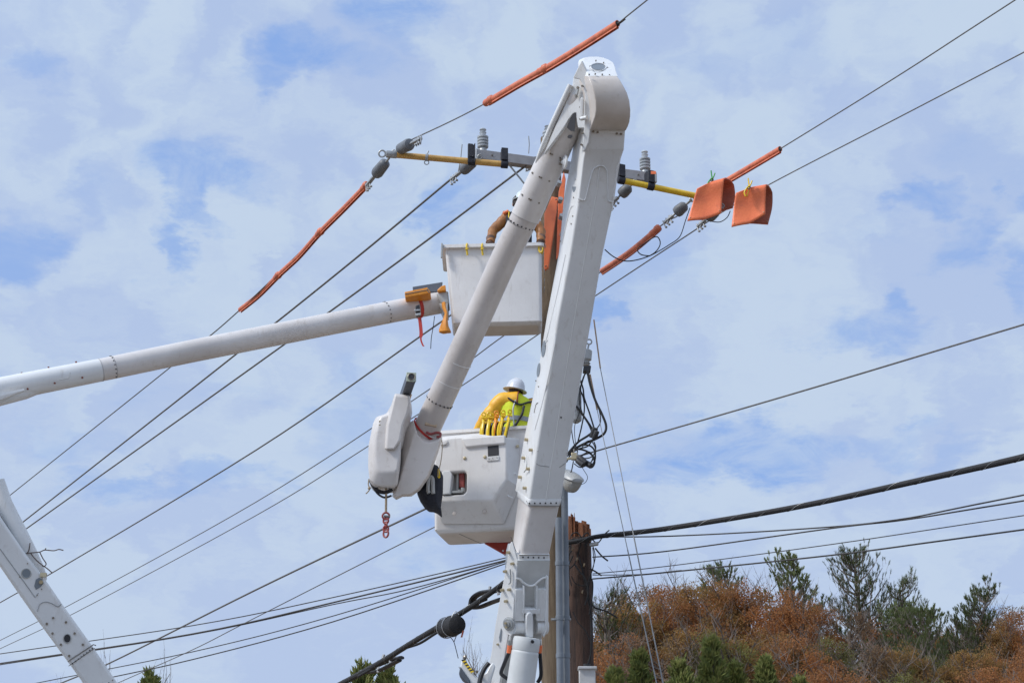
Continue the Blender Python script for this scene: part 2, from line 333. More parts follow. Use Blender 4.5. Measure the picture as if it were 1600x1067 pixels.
br = MB(); br.bar(POLE+Vector((0,-.1,11.2)), AL.lerp(AR, .18)+Vector((0,.05,-.05)), .04, .012); obj('arm_brace', br, 'galv', up)
br = MB(); br.bar(POLE+Vector((0,-.1,11.2)), AL.lerp(AR, .80)+Vector((0,.05,-.05)), .04, .012); obj('arm_brace', br, 'galv', up)
def pin_ins(px, py, mtn='porc'):                       # base of the insulator on the arm
    t = min(.96, max(.03, (px-744)/278)); b = AL.lerp(AR, t)+aup*.07
    i = MB(); prof = [(0,.045),(.04,.05),(.05,.03),(.06,.03)]
    h = .06
    for k in range(4): prof += [(h,.034),(h+.006,.076),(h+.024,.080),(h+.036,.036)]; h += .046
    prof += [(h,.035),(h+.02,.04),(h+.045,.050),(h+.05,.030),(h+.07,.030),(h+.085,.048),(h+.1,.042),(h+.105,.0)]
    i.lathe(b, aup, prof, 20); o = obj('pin_insulator', i, mtn, up, sharp=50)
    f = MB(); f.lathe(b-aup*.14, aup, [(0,.02),(.13,.02),(.14,.06),(.17,.055),(.18,.04)], 12); obj('pin', f, 'galv', o)
    return b
pin_ins(754, 0); pin_ins(1008, 0)
bp = POLE+Vector((-.02,-.02,12.45)); 
i = MB(); b = PX(857, 222, 21.3); h = 0; prof = [(0,.03),(.03,.03)]
h = .03
for k in range(4): prof += [(h,.034),(h+.008,.083),(h+.026,.086),(h+.036,.04)]; h += .046
prof += [(h,.035),(h+.03,.06),(h+.05,.035),(h+.07,.055),(h+.08,.0)]
i.lathe(b-aup*.05, aup, prof, 20); o = obj('pin_insulator', i, 'porc', up, sharp=50)
f = MB(); f.cyl(b-aup*.55, b, .02); obj('pin', f, 'galv', o)
# spare tie wires standing up from the arm
for px0, py0, px1, py1 in ((716, 268, 722, 226), (826, 240, 826, 213)):
    t = MB(); t.tube([PX(px0, py0, 21.1), PX((px0+px1)/2+1, (py0+py1)/2, 21.1), PX(px1, py1, 21.1)], .007, 6); obj('tie_wire', t, 'steelwire', up)
for k in range(4):
    f = MB(); q = PX(872+k*2, 290+k*26, 21.2); f.cyl(q, q+Vector((.02,-.06,.03)), .035, n=10); obj('pole_hardware', f, 'galv', up)
# old pole
OP = PX(906, 950, 22.4); OP.z = 0
op = thing('utility_pole', 'old dark brown utility pole with a broken splintered top, wrapped in cables', 'utility pole', OP)
otop = PX(906, 842, 22.4).z
mb = MB(); nseg = 22; rs = random.Random(4)
secs = []
for z, r in ((0,.2),(2,.19),(4,.18),(5.5,.172),(6.4,.165),(otop,.16)):
    secs.append([OP+Vector((math.cos(2*math.pi*j/nseg)*r*(1+.03*math.sin(j*3.1+z)), math.sin(2*math.pi*j/nseg)*r*(1+.03*math.cos(j*2.3)), z)) for j in range(nseg)])
mb.loft(secs); obj('pole_shaft', mb, 'oldwood', op)
sp = MB()
for k, (x0, x1, yt, dy) in enumerate(((887.5,893,805,0),(891,896,802,.02),(895,899.5,806,.01),(896.5,898.5,800,-.01),(892.5,894,799,0),(899,905,817,.04),(903,911,815,.0),(908,917,812.5,.02),(913,922,817,.05),(890,904,812,.10),(902,920,820,.13),(917,924,824,.04))):
    a = PX(x0, otop and 846, 22.27+dy); b_ = PX(x1, 846, 22.27+dy); c_ = PX(x1-.6, yt+2, 22.27+dy); d_ = PX(x0+.8, yt, 22.27+dy)
    sp.prism([a, b_, c_, d_], (0, .10+.05*(k % 3), 0))
obj('splintered_top', sp, 'splinter', op, bevel=.004)

# conduits
def conduit(px, ytop, Y, lab, r=.043):
    a = PX(px, ytop, Y); t = thing('conduit', lab, 'conduit', (a.x, a.y, 0))
    m_ = MB(); m_.tube([Vector((a.x, a.y, z)) for z in (0, 2, 4, a.z)], r, 18); obj('pipe', m_, 'conduit', t)
    for y in (965, 1024, 880):
        if y > ytop:
            z = PX(px, y, Y).z; c_ = MB(); c_.lathe((a.x, a.y, z-.03), (0,0,1), [(0,r+.001),(.003,r+.007),(.055,r+.007),(.06,r+.001)], 18); obj('coupling', c_, 'conduit', t)
    st = MB(); z = PX(px, 967, Y).z; st.box((a.x-.02, a.y+.02, z), (.085,0,0), (0,.035,0), (0,0,.012)); obj('strap', st, 'galv', t)
conduit(872.6, 809, 21.24, 'shorter grey plastic conduit strapped up the new brown pole')
conduit(881.6, 735, 21.36, 'taller grey conduit running up the new brown pole to the street lamp', .045)

# street lamp
lp = PX(888, 752, 20.9)
sl_ = thing('street_lamp', 'grey cobra-head street lamp beside the boom above the conduits', 'street lamp', lp)
m_ = MB(); L0 = PX(875, 736, 21.2); L1 = PX(903, 752, 20.75); ax = (L1-L0).normalized(); sx = ax.cross(Vector((0,0,1))).normalized(); uu = sx.cross(ax)
secs = []
for t, wd, hu, hd in ((0,.05,.04,.03),(.15,.08,.05,.03),(.4,.14,.075,.03),(.65,.16,.075,.03),(.88,.14,.06,.03),(.98,.09,.035,.02),(1,.03,.015,.01)):
    c_ = L0.lerp(L1, t); secs.append([c_+sx*wd*.85*math.cos(q)+uu*(hu if math.sin(q) > 0 else hd)*math.sin(q) for q in [2*math.pi*j/16 for j in range(16)]])
m_.loft(secs); obj('housing', m_, 'lampgrey', sl_)
m_ = MB(); m_.loft([[L0.lerp(L1, t)+sx*wd*.8*math.cos(q)+ax*.02-uu*(.02+dz*math.sin(q)) for q in [math.pi*j/12 for j in range(13)]] for t, wd, dz in ((.36,.08,.04),(.46,.125,.12),(.62,.14,.17),(.8,.13,.15),(.93,.09,.07))]); obj('lens', m_, 'lens', sl_, sharp=60)
m_ = MB(); m_.tube(smooth_path([Vector((POLE.x+.1, POLE.y, L0.z-.15)), L0-Vector((0,-.1,.06)), L0+ax*.05]), .028, 10); obj('mounting_arm', m_, 'galv', sl_)

# white box on the old pole
bx = PX(917, 1062, 22.15); t = thing('meter_box', 'white weathered equipment box at the foot of the view on the old dark pole', 'equipment box', (bx.x, bx.y, PX(917, 1100, 22.15).z))
m_ = MB(); m_.box(PX(917.5, 1072, 22.15), (.105,0,0), (0,.07,0), (0,0,.22)); obj('box', m_, 'box', t, bevel=.012)
m_ = MB(); m_.box(PX(917.5, 1044, 22.13), (.12,0,0), (0,.09,0), (0,0,.018)); obj('lid', m_, 'box', t, bevel=.008)
m_ = MB(); m_.cyl(PX(917, 1043, 22.1), PX(917, 1037, 22.1), .045, n=12); obj('cable_gland', m_, 'black', t)
tag(obj('riser_cable', MB().tube(path_px([(917,1042),(923,1020),(924,980),(921,940),(912,900,-.03),(905,870,-.05)], 22.18), .012, 6), 'cable'), 'thin black cable climbing the old dark pole from the white box', 'cable')

# cable tangle on the two poles
rt = random.Random(11)
tangle = [
 [(868,852),(880,848),(897,842),(915,846),(930,838)], [(892,840),(894,834),(902,832),(908,842),(904,862),(898,880),(890,888)],
 [(890,852),(880,868),(866,882),(859,897),(866,915),(880,935),(889,950)], [(884,870),(874,890),(877,915),(885,932),(890,925),(882,905),(880,880),(893,860)],
 [(895,868),(886,890),(882,920),(888,945),(892,965)], [(925,848),(930,870),(924,895),(918,930),(922,950)],
 [(893,900),(900,912),(915,914),(922,900),(928,880),(926,855)], [(897,880),(905,892),(915,905),(919,925),(914,945)],
 [(930,856),(940,868),(950,876)], [(925,842),(934,848),(944,835),(952,828)], [(922,888),(931,893),(940,899)], [(921,900),(926,910),(925,935),(921,960)],
 [(884,950),(887,975),(890,1000)], [(895,955),(903,972),(915,985),(922,1002)], [(893,845),(889,870),(889,895),(893,915)], [(910,838),(918,832),(922,842),(914,852)],
 [(925,945),(932,950),(948,955),(965,965)], [(874,900),(881,913),(886,905),(880,893)]]
tg = thing('cable_bundle', 'tangle of thin black drop wires looping around the top of the old dark pole', 'cables', OP+Vector((0,0,5)))
for k, L in enumerate(tangle):
    obj('drop_wire', MB().tube(path_px(L, 22.15+rt.uniform(-.12,.06)), rt.choice((.007,.009,.011)), 6), 'cable', tg)
for k in range(4):
    q = PX(rt.uniform(895,922), rt.uniform(850,930), 22.2); obj('wire_clamp', MB().box(q, (.010,0,0), (0,.03,0), (.004,0,.02)), 'rope', tg, bevel=.004)
for px, py in ((905,845),(928,850),(918,843),(893,846)):
    q = PX(px, py, 22.15); obj('bracket', MB().box(q, (.06,0,.01), (0,.03,0), (0,0,.022)), 'galv', tg, bevel=.006)

# riser cables beside the boom
rc = [([(918,580,-.15),(922,600,-.2),(930,625,-.2),(941,648,-.2),(947,665,-.2),(944,677,-.2),(932,685,-.1),(915,692),(895,703),(880,718)], .021, 'thick black riser cable looping furthest right beside the boom'),
 ([(900,634),(912,650),(924,668),(926,674),(918,681),(904,690),(890,705),(882,716)], .019, 'black riser cable crossing down to the joint beside the boom'),
 ([(906,592),(911,607),(913,622),(921,645),(928,668)], .014, 'black riser cable running straight down to the joint beside the boom'),
 ([(903,602),(911,620),(913,640),(909,665),(903,690)], .012, 'slim brown-black riser cable closest to the boom, bowing outwards'),
 ([(909,600),(914,585),(919,583)], .010, 'short black lead under the small black fuse block'),
 ([(886,712),(900,702),(915,704),(926,712),(929,722),(924,730),(914,726)], .017, 'black cable loop over the splices beneath the riser joint'),
 ([(890,708),(902,698),(918,695),(928,702),(930,716),(926,726)], .015, 'upper black cable loop beside the wire clamps'),
 ([(908,600),(906,640),(898,665),(899,690),(902,706),(905,728)], .006, 'thin grey bonding wire hanging beside the boom'),
 ([(906,724),(912,734),(918,745),(914,754),(905,757)], .005, 'hair-thin wire curling over the street lamp')]
for L, r, lab in rc:
    tag(obj('riser_cable', MB().tube(path_px(L, 20.9), r*.76, 8), 'cable'), lab, 'cable', 'riser cables beside the boom')
for L, r, lab in (([(914,583),(908,600),(905,625),(911,648),(920,664),(925,676)], .008, 'fine black lead bowing left of the straight riser'),([(917,583),(925,610),(936,640),(938,660),(930,672)], .008, 'fine black lead just inside the outermost riser loop'),
 ([(925,688),(918,697),(905,701),(893,708),(885,722)], .010, 'black lead from the taped joint to the boom edge'),([(884,706),(896,712),(908,711),(921,706),(926,716),(918,727),(905,722),(893,716)], .009, 'thin black loop crossing the wire clamp cluster'),
 ([(928,690),(931,700),(926,712),(915,716),(902,712)], .008, 'fine black lead hanging from the taped joint'),([(899,640),(893,662),(896,690),(903,706)], .007, 'fine lead nearest the boom edge beside the grey can'),
 ([(896,720),(893,735),(889,742)], .008, 'short lead curling from the clamp cluster to the lamp arm'),([(909,700),(916,690),(925,690),(931,706),(924,721),(908,730),(897,724)], .007, 'widest thin loop around the splices')):
    tag(obj('riser_cable', MB().tube(path_px(L, 20.86), r, 6), 'cable'), lab, 'cable', 'riser cables beside the boom')
t = thing('cable_joint', 'black taped joint where the riser cables meet right of the boom', 'cable joint', PX(929, 685, 20.8))
m_ = MB(); m_.tube([PX(925, 684, 20.8), PX(930, 668, 20.75)], .042, 12); m_.tube([PX(928, 686, 20.75), PX(933, 673, 20.7)], .035, 12); obj('sleeve', m_, 'black', t, bevel=.008)
for L, lab in (([(905,714),(916,724)],'upper fat black cable splice below the riser loops'), ([(902,719),(912,727)],'lowest fat black cable splice below the riser loops'), ([(914,722),(924,728)],'rightmost fat black cable splice below the riser loops')):
    tag(obj('cable_splice', MB().tube([PX(*L[0], 20.75), PX(*L[1], 20.7)], .038, 12), 'black', bevel=.008), lab, 'cable splice', 'black splices below the riser loops')
t = thing('wire_clamp', 'dull brass wire clamp cluster at the boom edge above the street lamp', 'wire clamp', PX(897, 718, 20.8))
m_ = MB(); m_.box(PX(897, 713, 20.8), (.035,0,0), (0,.03,0), (0,0,.045)); m_.box(PX(891, 716, 20.8), (.06,0,.01), (0,.02,0), (0,0,.014)); obj('clamp_body', m_, 'brass', t, bevel=.006)
m_ = MB(); m_.cyl(PX(897, 706, 20.8), PX(897, 701, 20.8), .01, n=8); m_.cyl(PX(903, 716, 20.78), PX(903, 710, 20.78), .01, n=8); obj('bolt', m_, 'bolt', t)
# cutout and arrester
t = thing('fuse_cutout', 'grey and black fuse cutout peeping out right of the boom', 'fuse cutout', PX(916, 572, 21.2))
m_ = MB(); m_.lathe(PX(916, 562, 21.2), (.05,0,1), [(-.09,.03),(-.08,.055),(-.06,.03),(-.05,.06),(-.03,.035),(0,.07),(.12,.075),(.14,.05)], 14); obj('body', m_, 'lampgrey', t)
m_ = MB(); m_.torus(PX(920.5, 534, 21.2), (0,1,0), .035, .01); m_.cyl(PX(918, 548, 21.2), PX(920, 538, 21.2), .012, n=8); obj('pull_ring', m_, 'galv', t)
m_ = MB(); m_.box(PX(917, 577.5, 21.1), (.05,0,0), (0,.05,0), (.006,0,.042)); tag(obj('terminal_block', m_, 'black', bevel=.012), 'small square black terminal block under the fuse cutout', 'terminal block')
m_ = MB(); m_.lathe(PX(900, 655, 21.0), (0,0,-1), [(-.45,.075),(0,.075),(.02,.07),(.05,.03)], 16); tag(obj('capacitor_can', m_, 'lampgrey'), 'slim grey equipment can half hidden behind the boom', 'equipment can')

# guy wires
for (pts, lab) in (([(918,505,21.45),(928,500,21.4),(938,575,21.0)], 'outer'), ([(905,520,21.45),(922,585,21.1),(933,640,20.9)], 'inner')):
    a, b, c_ = [PX(*p) for p in pts]; e = PX(1036 if lab == 'outer' else 1026, 1067, 19.0)
    bot = e+(e-c_).normalized()*4.9
    t = thing('guy_wire', f'{lab} of the two slanting guy wires running down right of the boom', 'guy wire', bot, 'guy wires')
    st = POLE+Vector((.1, 0, a.z+.5)) if False else a
    obj('insulating_rod', MB().tube([b, c_], .010, 8), 'tanrod', t)
    obj('strand', MB().tube([c_, e, bot], .0055, 8), 'steelwire', t)
    m2 = c_.lerp(e, .55); obj('guard_sleeve', MB().tube([m2, e, bot], .008, 8), 'steelwire', t)

# ------------------------------------------------------------------ conductors
def wire(name, pts, r, lab, cat='wire', grp='overhead wires', m='wire', ext0=0, ext1=0, k=8):
    P = [PZ(*p[:3]) if p[3:] != ('Y',) else PX(*p[:3]) for p in pts]
    if ext0: P = [P[0]+(P[0]-P[1]).normalized()*ext0]+P
    if ext1: P = P+[P[-1]+(P[-1]-P[-2]).normalized()*ext1]
    return tag(obj(name, MB().tube(smooth_path(P, k), r, 7), m), lab, cat, grp)
# six circuit wires on the crossarm side (left)
wire('power_line', [(573,292,12.0),(375,484,11.75),(262,577,11.6),(20,770,11.3)], .0105, 'thin wire running out of the long orange line guard towards the far left', ext1=14)
wire('power_line', [(706,279,11.95),(455,485,11.6),(40,812,11.2)], .0155, 'thick wire from the clamp under the amber pole, upper of the close pair', ext1=14)
wire('power_line', [(822,259,11.95),(522,482,11.6),(42,825,11.15)], .0155, 'thick wire leaving the crossarm by the boom, lower of the close pair', ext1=14)
wire('power_line', [(960,318,11.9),(686,505,11.7),(400,703,11.4),(84,893,11.1),(0,941,11.0)], .0155, 'thick wire passing just behind the upper bucket and its boom', ext1=10)
wire('power_line', [(1058,338,12.0),(1028,356,11.97),(940,424,11.8),(792,521,11.6),(668,610,11.5),(400,784,11.2),(112,943,10.9),(0,1000,10.8)], .0105, 'thin wire through the short orange line guard, upper of the far pair', ext1=10)
wire('power_line', [(1112,342,12.0),(1090,357,11.95),(932,461,11.8),(730,597,11.6),(575,697,11.45),(400,805,11.2),(117,957,10.9),(0,1013,10.8)], .0105, 'thin wire clamped below the orange blankets, lower of the far pair', ext1=10)
wire('power_line', [(862,700,7.75),(660,797,7.6),(400,921,7.4),(172,1035,7.1),(92,1068,7.0)], .015, 'thick wire passing below the lower bucket towards the lower left', ext1=10)
wire('power_line', [(862,735,7.4),(675,825,7.3),(400,964,7.1),(300,1015,7.0),(185,1066,6.9)], .008, 'thin wire beneath the thick wire under the lower bucket', ext1=10)
# right of the pole
wire('power_line', [(640,220,12.05),(760,161,12.0),(965,37,11.9),(1012,0,11.88)], .0085, 'wire through the topmost orange line guard over the boom head', ext1=8)
wire('power_line', [(1130,288,12.1),(1219,233,12.05),(1400,121,11.95),(1587,0,11.9)], .0085, 'upper of the two wires rising to the top right', ext1=8)
wire('power_line', [(1115,340,12.0),(1203,288,12.05),(1400,186,11.9),(1600,82,11.8)], .0085, 'lower of the two wires rising to the top right from the second blanket', ext1=8)
wire('power_line', [(905,714,7.85),(930,705,7.8),(1250,612,7.7),(1600,507,7.7)], .010, 'lone thin wire crossing the open sky at right, mid height', ext1=8)
# communication lines, left
cl = [([(862,848,22.2),(790,871,22.4),(520,933,24),(300,977,25.5),(0,1021,28)], .008, 'uppermost of the thin telephone lines fanning left below the bucket'),
 ([(862,850,22.2),(790,875,22.4),(520,941,24),(300,990,25.5),(0,1036,28)], .012, 'thickest of the telephone lines fanning left below the bucket'),
 ([(862,853,22.2),(790,877,22.4),(640,920,23.2),(520,944,24),(300,991,25.5),(0,1038,28)], .008, 'thin telephone line twisted close under the thickest one'),
 ([(862,854,22.2),(790,877,22.4),(520,962,24),(300,1018,25.5),(55,1067,28)], .0075, 'thin telephone line second from the bottom of the left fan'),
 ([(862,856,22.2),(790,880,22.4),(520,971,24),(300,1030,25.5),(130,1067,28)], .009, 'lowest telephone line of the left fan')]
for L, r, lab in cl:
    P = [PX(*p) for p in L]; P.append(P[-1]+(P[-1]-P[-2]).normalized()*8); tag(obj('telephone_line', MB().tube(smooth_path(P), r, 6), 'comm'), lab, 'wire', 'telephone lines')
cr_ = [([(926,838,22.1),(1040,837.5,21.3),(1240,827,20),(1400,812,19),(1600,773,17.5)], .009, 'wavy telephone line first below the thick cable at right'),
 ([(926,870,22.1),(1040,861,21.3),(1300,825,19.5),(1420,811,19),(1600,782,17.5)], .009, 'telephone line crossing the wavy one at right'),
 ([(926,896,22.1),(1040,884.5,21.3),(1300,850,19.5),(1600,805,17.5)], .006, 'thinnest telephone line at right, fourth below the thick cable'),
 ([(926,904,22.1),(1040,894,21.3),(1300,867,19.5),(1460,846,18.5),(1600,827,17.5)], .010, 'lowest dark telephone line at right, above the pine tops'),
 ([(926,898,22.1),(1000,897,21.6),(1060,891,21.2)], .006, 'short telephone line merging into the lowest one near the old pole')]
for L, r, lab in cr_:
    P = [PX(*p) for p in L]; P.append(P[-1]+(P[-1]-P[-2]).normalized()*(8 if L[-1][0] == 1600 else .01)); tag(obj('telephone_line', MB().tube(smooth_path(P), r, 6), 'comm'), lab, 'wire', 'telephone lines')

def lashed(name, L, radii, lab, pitch=.22):
    P = smooth_path([PX(*p) for p in L], 14); n = len(P)
    rr = [radii[0]+(radii[1]-radii[0])*i/(n-1) for i in range(n)]
    t = thing(name, lab, 'cable', P[0])
    obj('jacket', MB().tube(P, rr, 10), 'cable', t)
    obj('support_strand', MB().tube([p+Vector((0,0,r*.95)) for p, r in zip(P, rr)], .008, 6), 'comm', t)
    h = []; s = 0
    for i in range(n-1):
        seg = (P[i+1]-P[i]); l = seg.length; tt = seg.normalized(); u = tt.cross(Vector((0,0,1))).normalized(); v = u.cross(tt); m_ = max(2, int(l/.03))
        for j in range(m_):
            a = 2*math.pi*s/pitch; h.append(P[i]+seg*(j/m_)+(u*math.cos(a)+v*math.sin(a))*(rr[i]+.002)); s += l/m_
    obj('lashing_wire', MB().tube(h, .0022, 4), 'galv', t)
    return t
lashed('telephone_cable', [(862,852,22.0),(905,845,21.9),(940,837.5,21.8),(1040,826,21.2),(1240,793,20),(1440,750,18.7),(1600,714,17.6),(1760,672,16.5),(2400,470,13.0)], (.026,.037), 'thick black lashed telephone cable rising to the right from the old pole', .45)
lashed('telephone_cable', [(862,852,21.7),(830,880,22.0),(783,914,22.3),(740,945,22.8),(690,976,23.5),(640,1006,24.6),(590,1037,25.8),(527,1071,27.5),(470,1100,29)], (.034,.045), 'thick black telephone cable slanting down left with the splice case on it', .4)
c2 = [(760,934),(735,946),(700,974),(676,990),(655,1003),(630,1012),(600,1031),(560,1054)]
tag(obj('telephone_cable', MB().tube(smooth_path([PX(x, y+2, 22.6+(760-x)*.019) for x, y in c2]), .020, 8), 'cable'), 'slimmer second cable hanging slackly under the thick left cable', 'cable')
# splice case
t = thing('splice_case', 'black barrel-shaped splice case hanging from the thick left cable', 'splice case', PX(711, 990, 23.0))
A_, B_ = PX(695, 981, 23.4), PX(727, 972, 22.6); m_ = MB(); m_.lathe(A_, B_-A_, [(-.02,.06),(0,.115),(.03,.13),(.25,.135),(.28,.14),(.30,.135),(.48,.13),(.53,.12),(.56,.06)], 22)
o = obj('barrel', m_, 'cable', t)
for q in (.06, .30):
    c_ = A_+(B_-A_).normalized()*q; obj('band', MB().torus(c_, B_-A_, .142, .007, 20), 'lash', t)
obj('hanger', MB().tube(path_px([(703,975),(706,963),(712,955),(717,960)], 22.9), .006, 6), 'galv', t)
obj('tail_wire', MB().tube(path_px([(704,995),(709,1002),(712,1012),(716,1028)], 23), .006, 6), 'cable', t)
obj('tail_wire', MB().tube(path_px([(713,993),(711,998),(709.5,1002)], 23), .006, 6), 'cable', t)
tag(obj('identity_tag', MB().box(PX(722.5, 990, 22.6), (.012,0,0), (0,.004,0), (.012,0,.045)), 'trim'), 'small dark red tag dangling beside the splice case', 'tag')
# cable snowshoes
def shoe(L, lab, Y0, w_=.055):
    P = [PX(x, y, Y0+(785-x)*.019) for x, y in L[0]]; Q = [PX(x, y, Y0+(785-x)*.019) for x, y in L[1]]
    t = thing('cable_storage_bracket', lab, 'cable bracket', P[0])
    obj('upper_rail', MB().tube(smooth_path(P), w_, 8, flat=.55), 'black', t); obj('lower_rail', MB().tube(smooth_path(Q), w_*.85, 8, flat=.55), 'black', t)
    m_ = MB(); [m_.box(PX(x, y, Y0+(785-x)*.019-.05), (.02,0,.004), (0,.02,0), (0,0,.05)) for x, y in L[2]]; obj('clip', m_, 'box', t, bevel=.004)
    obj('stub', MB().tube([PX(*L[3][0], Y0+.4), PX(*L[3][1], Y0+.4)], .02, 8), 'galv', t)
shoe(([(784,922),(770,923),(752,926),(740,934),(737,945)], [(782,936),(768,941),(750,948),(739,949)], [(779,923)], [(764,925),(766,916)]), 'black loop-shaped cable bracket beside the boom, nearer the pole', 22.3)
shoe(([(627,1027),(612,1030),(596,1036),(582,1043),(575,1050)], [(624,1031),(607,1040),(590,1048),(578,1050)], [(610,1030),(591,1045)], [(598,1028),(600,1022)]), 'black loop-shaped cable bracket further down the left cable, over the cedars', 22.9)

# ------------------------------------------------------------------ line hardware
def dead_end(A, B, lab, wire_dir=None):
    """polymer strain insulator between attachment A and the wire clamp at B"""
    A, B = Vector(A), Vector(B); d = (B-A); L = d.length; d.normalize()
    t = thing('strain_insulator', lab, 'insulator', A, 'strain insulators')
    b0, b1 = .22*L, .66*L
    m_ = MB(); m_.lathe(A+d*b0, d, [(0,.02),(.01,.045),(.04,.075),(b1-b0-.06,.085),(b1-b0-.02,.075),(b1-b0,.03)], 14); obj('body', m_, 'poly', t, sharp=50)
    sh = MB(); n = 4
    for k in range(n): sh.torus(A+d*(b0+.05+(b1-b0-.1)*k/(n-1)), d, .083, .006, 14, 5)
    pass
    m_ = MB(); m_.tube([A, A+d*(b0+.02)], .017, 8); m_.torus(A, Vector((0,1,.2)), .03, .009, 10, 5); obj('eye_link', m_, 'galv', t)
    s = d.cross(Vector((0,0,1))).normalized(); v = s.cross(d)
    m_ = MB(); m_.tube([A+d*b1, B], [.016,.020], 8); m_.bar(A+d*(b1+.05), B+d*.05, .05, .03)
    for q in (-.06, 0.0, .06):
        c_ = B+d*q; m_.cyl(c_+v*.05, c_-v*.085, .010, n=6); m_.cyl(c_-v*.055+s*.02, c_-v*.075+s*.02, .018, n=6)
    m_.bar(B-d*.09+v*.03, B+d*.02-v*.05, .03, .02); obj('dead_end_clamp', m_, 'galv', t, bevel=.003)
LE = PX(609, 241, 20.9); RE = PX(1092, 306, 21.7)
dead_end(LE+Vector((.06,-.02,.02)), PX(655, 218, 20.2), 'dark grey insulator at the amber pole end, the upper one')
dead_end(LE+Vector((.02,0,-.02)), PX(575, 288, 21.6), 'dark grey insulator hanging down left off the amber pole end')
dead_end(PX(750, 245, 21.0), PX(708, 278, 21.5), 'dark insulator under the left end of the grey crossarm')
dead_end(PX(846, 250, 21.3), PX(826, 258, 21.6), 'clamp on the crossarm just left of the boom')
dead_end(PX(992, 284, 21.6), PX(958, 316, 21.9), 'grey insulator under the right stub of the crossarm, by the boom')
dead_end(PX(1081, 312, 21.7), PX(1042, 345, 22.0), 'dark grey insulator below the end of the bright yellow pole')
dead_end(PX(1128, 322, 21.15), PX(1094, 351, 21.5), 'insulator mostly hidden under the orange blankets')
# extension poles
def ext_pole(A, B, m1, lab, clamps, ring=None, collar=None):
    t = thing('extension_pole', lab, 'insulated pole', A); d = (B-A).normalized()
    o = obj('pole', MB().cyl(A, B, .043, n=20), m1, t)
    up_ = Vector((0,0,1)); s = d.cross(up_).normalized()
    for q, hh in clamps:
        c_ = A.lerp(B, q); k = MB()
        k.lathe(c_-d*.05, d, [(0,.044),(.005,.056),(.095,.056),(.1,.044)], 16)
        k.box(c_+up_*.13-s*.01, d*.045, s*.075, up_*.09)
        o2 = obj('saddle_clamp', k, 'navy', t, bevel=.006)
        f = MB(); f.box(c_+up_*(.13+hh)-s*.085, d*.045, s*.006, up_*.11); f.box(c_+up_*(.13+hh)-s*.085-d*.04, d*.006, s*.05, up_*.11); f.box(c_+up_*(.13+hh)-s*.085+d*.04, d*.006, s*.05, up_*.11)
        obj('side_plate', f, 'navy', o2)
        for a_ in (-.02, .02):
            for b2 in (.02, .06): obj('bolt', MB().cyl(c_+up_*(.13+hh+b2)-s*.092+d*a_, c_+up_*(.13+hh+b2)-s*.098+d*a_, .008, n=8), 'galv', o2)
    if ring:
        obj('end_fitting', MB().lathe(A-d*.01, d, [(0,.03),(.01,.05),(.14,.05),(.15,.044)], 14), 'galv', t)
        obj('eye_ring', MB().torus(A-d*.06, (0,1,.3), .045, .012, 16, 6), 'galv', t)
    if collar:
        c_ = A.lerp(B, collar); k = MB(); k.lathe(c_-d*.02, d, [(0,.044),(.002,.05),(.038,.05),(.04,.044)], 14); k.torus(c_-up_*.075, (0,1,.1), .03, .007, 10, 5); k.cyl(c_+up_*.04, c_+up_*.10+d*.02, .010, n=8); obj('collar_ring', k, 'galv', t)
    return t
ext_pole(PX(604, 241, 20.75), PX(794, 257.5, 20.85), 'amber', 'amber insulated extension pole reaching left from the crossarm, ring on its end', ((.70,.02),(.97,0)), True, .33)
lp_ = ext_pole(PX(966, 281, 21.35), PX(1086, 306, 21.6), 'yellow', 'bright yellow insulated extension pole reaching right from the boom', ((.04,.0),(.42,.0)))
mrk = MB(); q = PX(1021, 270, 21.2); mrk.box(q, (.035,0,0), (0,.003,0), (0,0,.022)); obj('warning_label', mrk, 'orange', lp_)
# extra black stacked saddle at left
k = MB(); q = PX(735, 240, 20.78); k.box(q, adir*.035, anr*.02, aup*.14); k.box(q+adir*.05, adir*.006, anr*.05, aup*.14); tag(obj('chain_tightener', k, 'navy', bevel=.006), 'black perforated clamp plate leaning on the left end of the crossarm', 'clamp')
